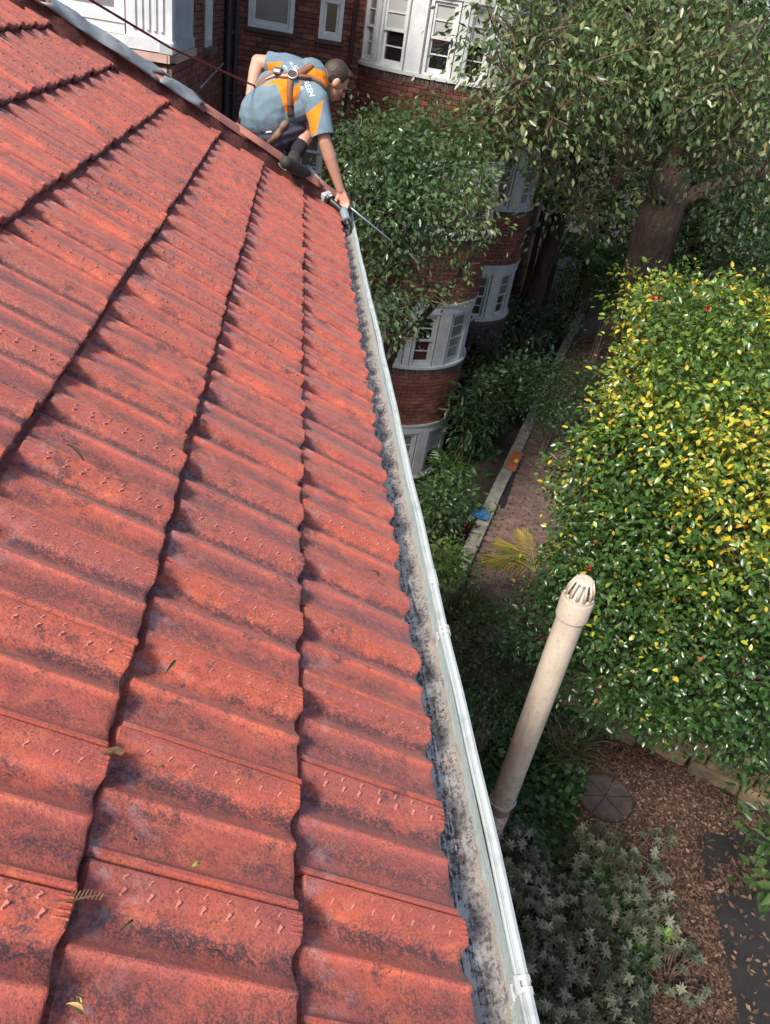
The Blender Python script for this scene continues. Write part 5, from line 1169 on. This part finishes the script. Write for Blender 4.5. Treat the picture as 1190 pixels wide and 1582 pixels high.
# shirt
b = MB()
waist = J(262, 482, 6.0)
b.cone(waist, .166, mid, .166); b.cone(mid, .165, chest, .168); b.cone(chest, .165, upch, .135); b.cone(upch, .13, neck-nrm(neck-upch)*.015, .078)
b.cone(J(232, 425, 6.0), .072, J(310, 300, 6.05), .10); b.cone(J(420, 460, 5.93), .08, J(560, 380, 5.94), .10); b.cone(J(330, 470, 5.95), .12, chest, .12)
b.cone(upch, .11, shL, .082); b.cone(upch, .11, shR, .085); b.cone(chest, .13, shR, .085); b.cone(chest, .13, shL, .08)
sR = shR+(elR-shR)*.92; b.cone(shR, .084, sR, .076); sL = shL+(elL-shL)*.60; b.cone(shL, .080, sL, .074)
shirt = remesh('shirt', b, .0065, [m_cloth_blue, m_cloth_or], man, 6, MO)
# open the sleeve ends, hem and collar so they read as cloth edges
def cut_open(o, planes):
    bm = bmesh.new(); bm.from_mesh(o.data)
    for co, no, rad in planes:
        fs = [f for f in bm.faces if (np.array(f.calc_center_median())-co) @ no > 0 and np.linalg.norm(np.array(f.calc_center_median())-co) < rad]
        bmesh.ops.delete(bm, geom=fs, context='FACES')
    bm.to_mesh(o.data); bm.free(); m = o.modifiers.new('t', 'SOLIDIFY'); m.thickness = .006; m.offset = 0
me = shirt.data; co = np.empty(len(me.vertices)*3, np.float32); me.vertices.foreach_get('co', co); co = co.reshape(-1, 3)
# soft folds in the cloth, running across the back and gathered towards the waist
nr = np.empty(len(me.vertices)*3, np.float32); me.vertices.foreach_get('normal', nr); nr = nr.reshape(-1, 3)
ax = nrm(neck-pel); al_ = (co-pel) @ ax; sd_ = np.cross(ax, [0, 0, 1]); wv = (co-pel) @ nrm(sd_)
from mathutils import noise as mnoise
fold = np.array([mnoise.noise((a_*7.5+w_*9, w_*4-a_*3, 1.7))*.011+mnoise.noise((a_*17+w_*8, w_*10, 5.1))*.004 for a_, w_ in zip(al_, wv)])*np.clip(1.3-al_*1.6, .3, 1)
co2 = co+nr*fold[:, None]; me.vertices.foreach_set('co', co2.astype(np.float32).ravel()); me.update()
cut_open(shirt, [(sR, nrm(elR-shR), .12), (sL, nrm(elL-shL), .12), (neck+nrm(neck-upch)*.012, nrm(neck-upch), .09)])
bvh = BVHTree.FromPolygons([tuple(v.co) for v in shirt.data.vertices], [tuple(p.vertices) for p in shirt.data.polygons])
def hit(cx, cy, n=.004):
    r = ray(c2(cx, cy)); loc, no, i, d = bvh.ray_cast(Vector((0, 0, 0)), Vector(r))
    if loc is None: return None
    no = no if no.dot(Vector(r)) < 0 else -no
    return np.array(loc+no*n), np.array(no)
# orange panels, measured on the cloth itself (yoke, V along the spine, sleeve stripe)
def inpoly(q, poly):
    poly = np.array(poly, float); x, y = q; c = False; j = len(poly)-1
    for i in range(len(poly)):
        if (poly[i, 1] > y) != (poly[j, 1] > y) and x < (poly[j, 0]-poly[i, 0])*(y-poly[i, 1])/(poly[j, 1]-poly[i, 1])+poly[i, 0]: c = not c
        j = i
    return c
panels = [[(488, 222), (540, 172), (640, 200), (668, 300), (640, 312), (590, 262), (520, 244)], [(262, 292), (330, 252), (420, 238), (428, 460), (402, 452), (375, 350), (345, 276)], [(446, 300), (505, 262), (478, 350), (452, 420), (440, 450)],
          [(528, 462), (640, 372), (628, 400), (588, 592), (560, 582), (548, 500)], [(290, 146), (390, 142), (372, 172), (300, 205)]]
cen = np.array([np.array(p.center) for p in me.polygons]); q, _ = proj(cen); q = (q-np.array([340, 60]))*3.9667; mi = np.zeros(len(cen), np.int32)
pn_ = np.array([np.array(p.normal) for p in me.polygons])
for i, qq in enumerate(q):
    if np.dot(pn_[i], cen[i]) < 0.0 or True:
        if any(inpoly(qq, p) for p in panels): mi[i] = 1
me.polygons.foreach_set('material_index', mi)
# shorts, socks, shoes
b = MB(); b.cone(pel, .145, waist, .128); kR = hipR+(kneeR-hipR)*.72; kL = hipL+(kneeL-hipL)*.75
b.cone(hipR, .118, kR, .088); b.cone(hipL, .118, kL, .09); b.cone(pel, .142, hipR, .118); b.cone(pel, .142, hipL, .115)
shorts = remesh('shorts', b, .0075, m_shorts, man, 6, MO)
me2 = shorts.data; co = np.empty(len(me2.vertices)*3, np.float32); me2.vertices.foreach_get('co', co); co = co.reshape(-1, 3); nr = np.empty_like(co).ravel(); me2.vertices.foreach_get('normal', nr); nr = nr.reshape(-1, 3)
me2.vertices.foreach_set('co', (co+nr*(.004*np.sin(co[:, :1]*70+co[:, 2:]*55)+.003*np.sin(co[:, 2:]*110-co[:, :1]*40))).astype(np.float32).ravel()); me2.update()
cut_open(shorts, [(kR, nrm(kneeR-hipR), .14), (kL, nrm(kneeL-hipL), .14)])
for a, k in ((ankR, kneeR), (ankL, kneeL)):
    b = MB(); b.cone(a+(k-a)*.10, .052, a+(k-a)*.27, .054, 14); remesh('sock', b, .006, m_sock, man, 2, MO)
def shoe(a, toe, heel):
    b = MB(); d = nrm(toe-heel); b.cone(heel+EN*.03, .042, heel+(toe-heel)*.4+EN*.03, .044); b.cone(heel+(toe-heel)*.4+EN*.026, .046, toe-d*.05+EN*.018, .044); b.cone(toe-d*.06+EN*.016, .043, toe-d*.03+EN*.012, .036); b.cone(a-EN*.02, .046, heel+(toe-heel)*.25+EN*.03, .046)
    remesh('shoe', b, .006, m_shoe, man, 3, MO)
    sb = MB(); sb.tube([heel-d*.01, heel+(toe-heel)*.5, toe-d*.01], [.04, .047, .042], 10); sb.v = [tuple(np.array(v)-EN*((np.array(v)-heel) @ EN)*.75-EN*.004) for v in sb.v]; o = sb.build('sole', m_black, man); o.matrix_parent_inverse = Matrix.Translation(-Vector(MO))
heelR = onroof(c2(388, 782), .06); toeR = onroof(c2(530, 850), .045); shoe(ankR, toeR, heelR)
heelL = J(345, 720, 6.12); toeL = J(440, 745, 6.14); shoe(ankL, toeL, heelL)
# harness
har = empty('harness', (0, 0, 0), man); har.matrix_parent_inverse = Matrix.Translation(-Vector(MO))
def strap(path, w, m, n=.006, name='strap', par=None):
    pts = []
    for (a, c) in zip(path[:-1], path[1:]):
        for t in np.linspace(0, 1, 10, endpoint=False):
            h = hit(a[0]+(c[0]-a[0])*t, a[1]+(c[1]-a[1])*t, n)
            if h: pts.append(h)
    h = hit(*path[-1], n); 
    if h: pts.append(h)
    if len(pts) < 3: return
    P = np.array([p[0] for p in pts]); N = np.array([p[1] for p in pts]); Pk = P.copy()
    for _ in range(3): Pk[1:-1] = (Pk[:-2]+Pk[1:-1]*2+Pk[2:])/4; N[1:-1] = (N[:-2]+N[1:-1]*2+N[2:])/4
    V = []
    for i in range(len(Pk)):
        t = nrm(Pk[min(i+1, len(Pk)-1)]-Pk[max(i-1, 0)]); s = nrm(np.cross(t, N[i])); V += [Pk[i]-s*w/2+N[i]*.002, Pk[i]+s*w/2+N[i]*.002]
    o = link(name, mesh(name, V, [(2*i, 2*i+1, 2*i+3, 2*i+2) for i in range(len(Pk)-1)], m, True), par or har); s = o.modifiers.new('t', 'SOLIDIFY'); s.thickness = .004; s.offset = 0
strap([(432, 245), (425, 330), (432, 470)], .040, m_strap); strap([(440, 225), (500, 205), (548, 172), (560, 160)], .042, m_strap); strap([(455, 232), (560, 242), (610, 272), (648, 315)], .034, m_strap_dk)
strap([(452, 228), (560, 238), (612, 266), (650, 306)], .020, m_strap, .009)
strap([(425, 228), (340, 222), (280, 250), (225, 300)], .040, m_strap); strap([(425, 232), (345, 226), (285, 256)], .016, M('pinkish_webbing', (.60, .33, .24), None, rough=.8), .010)
strap([(430, 400), (436, 470)], .042, m_strap_dk, .009)
h = hit(446, 222, .012); c0, n0 = h
e1 = nrm(np.cross(n0, [0, 0, 1])); e2 = np.cross(n0, e1); mb = MB(); mb.tube([c0+.033*(math.cos(t)*e1+math.sin(t)*e2)+n0*.006*math.sin(t) for t in np.linspace(0, 2*PI, 19)], .0058, 7, False); mb.build('dorsal_ring', m_steel, har, True)
mb = MB(); mb.box(c0-n0*.004, (.05, .05, .008), M=np.stack([e1, e2, n0], 1)); mb.build('ring_plate', m_strap_dk, har)
h = hit(372, 215, .022)
if h: mb = MB(); mb.box(h[0], (.052, .046, .03), M=np.stack([e1, e2, h[1]], 1)); mb.build('buckle_pad', m_black, har); mb = MB(); mb.box(h[0]+h[1]*.016+e2*.006, (.04, .02, .006), M=np.stack([e1, e2, h[1]], 1)); mb.build('pad_label', m_white_old, har)
# leg strap over the shorts
bvh2 = BVHTree.FromPolygons([tuple(v.co) for v in shorts.data.vertices], [tuple(p.vertices) for p in shorts.data.polygons]); bvh_keep = bvh; bvh = bvh2
strap([(418, 490), (380, 545), (350, 590), (300, 640)], .042, M('tan_webbing', (.21, .13, .08), (.14, .08, .05), 100, .7)); strap([(285, 572), (318, 570)], .012, m_white, .006, 'pocket_label')
bvh = bvh_keep
# printed words on the back
def lettering(txt, size, org, dx, dy):
    cu = bpy.data.curves.new('t', 'FONT'); cu.body = txt; cu.size = 1; cu.resolution_u = 2; o = bpy.data.objects.new('t', cu); COL.objects.link(o); bpy.context.view_layer.update()
    me = bpy.data.meshes.new_from_object(o.evaluated_get(bpy.context.evaluated_depsgraph_get())); bpy.data.objects.remove(o); bm = bmesh.new(); bm.from_mesh(me)
    bmesh.ops.triangulate(bm, faces=bm.faces); bmesh.ops.subdivide_edges(bm, edges=[e for e in bm.edges if e.calc_length() > .2], cuts=1)
    bad = []
    for v in bm.verts:
        x, y = v.co.x*size, v.co.y*size; h = hit(org[0]+dx[0]*x+dy[0]*y, org[1]+dx[1]*x+dy[1]*y, .0035)
        if h is None: bad.append(v)
        else: v.co = Vector(h[0])
    if bad: bmesh.ops.delete(bm, geom=bad, context='VERTS')
    bm.to_mesh(me); bm.free(); me.materials.clear(); me.materials.append(m_print); me.name = 'printed_lettering'; o = link('printed_lettering', me, man); o.matrix_parent_inverse = Matrix.Translation(-Vector(MO))
lettering('CO', 62, (436, 172), (.62, .42), (-.35, -.85)); lettering('ME', 34, (392, 176), (.62, .42), (-.35, -.85))
lettering('REEN', 50, (508, 262), (.38, .80), (.92, -.22)); lettering('AL', 36, (486, 292), (.30, .62), (.92, -.22))
# rope from the roof above to his harness, held behind the hip
rp = [at((60, -60), 4.2), at((140, 0), 4.6), at((262, 73), 5.2), J(212, 288, 5.97)]
mb = MB(); P = []
for i in range(3):
    for t in np.linspace(0, 1, 10, endpoint=False): P.append(rp[i]+(rp[i+1]-rp[i])*t)
P.append(rp[3]); P += [J(225, 330, 6.0), J(190, 400, 5.98), J(150, 450, 5.96), J(122, 490, 5.96), J(105, 520, 6.0), J(112, 545, 6.02)]
mb.tube(P, .0065, 7); o = mb.build('safety_rope', m_rope, None, True); tag(o, 'taut dark red safety rope running from the upper left to the man', 'rope')
# cordless drill in his hand
a = J(735, 1010, 5.66); tipd = J(788, 1142, 5.58); back = J(756, 1052, 5.74); dv = nrm(tipd-back)
dr = tag(empty('cordless_drill', tuple(back)), 'grey and black cordless drill held in the man\'s hand over the gutter', 'drill')
def dp(name, pts, r, m, n=14):
    mb = MB(); mb.tube([p-back for p in pts], r, n); o = mb.build(name, m, dr, True)
    try: o.data.set_sharp_from_angle(angle=R(40))
    except Exception: pass
L = np.linalg.norm(tipd-back)
dp('motor_body', [back-dv*.02, back+dv*.005, back+dv*L*.62, back+dv*L*.66], [.024, .031, .029, .025], M('teal_grey_plastic', (.20, .27, .29), None, rough=.4)); dp('collar', [back+dv*L*.655, back+dv*L*.76], [.027, .027], m_steel)
dp('chuck', [back+dv*L*.75, back+dv*L*.92, back+dv*L*1.0], [.025, .023, .013], m_black); dp('bit', [back+dv*L*.98, back+dv*(L+.035)], [.004, .003], m_steel)
hb = J(676, 990, 5.80); dp('handle', [back+dv*.03, (back+hb)/2, hb], [.024, .021, .026], m_black)
e1 = nrm(np.cross(dv, hb-back)); hd = nrm(hb-back); e3 = np.cross(hd, e1); M3 = np.stack([e1, e3, hd], 1)
mb = MB(); mb.box(hb-back+hd*.012, (.062, .085, .03), M=M3); o = mb.build('battery_shoe', m_black, dr); o.modifiers.new('b', 'BEVEL').width = .006
mb = MB(); mb.box(hb-back+hd*.045, (.066, .092, .04), M=M3); o = mb.build('battery', m_white_old, dr); o.modifiers.new('b', 'BEVEL').width = .007
mb = MB(); mb.box(hb-back+hd*.012-e1*.033, (.004, .035, .016), M=M3); mb.build('battery_label', m_white, dr)
# long aluminium pole passing under his hand and out over the garden
pA = J(528, 778, 5.98); pB = J(705, 952, 5.90); pC = J(795, 1030, 5.80); pD = J(1052, 1242, 5.70)
pole = tag(empty('extension_pole', tuple(pA)), 'thin aluminium pole lying under the man\'s hand and poking out over the garden', 'pole')
mb = MB(); mb.tube([pA-pA, pA+(pB-pA)*.3-pA, pB-pA], [.014, .0125, .012], 10); mb.build('outer_tube', m_steel, pole, True)
mb = MB(); mb.tube([pB-pA, pC-pA, pD-pA], [.0085, .008, .007], 8); mb.build('inner_tube', m_steel, pole, True)
mb = MB(); mb.tube([pA+(pB-pA)*.02-pA, pA+(pB-pA)*.30-pA], [.019, .017], 10); mb.build('grip', M('grey_grip', (.33, .36, .38), None, rough=.5), pole, True)
mb = MB(); mb.tube([pC-pA-(pC-pB)*.1, pC-pA+(pD-pC)*.03], [.013, .012], 8); mb.build('joint_collar', m_white_old, pole, True)
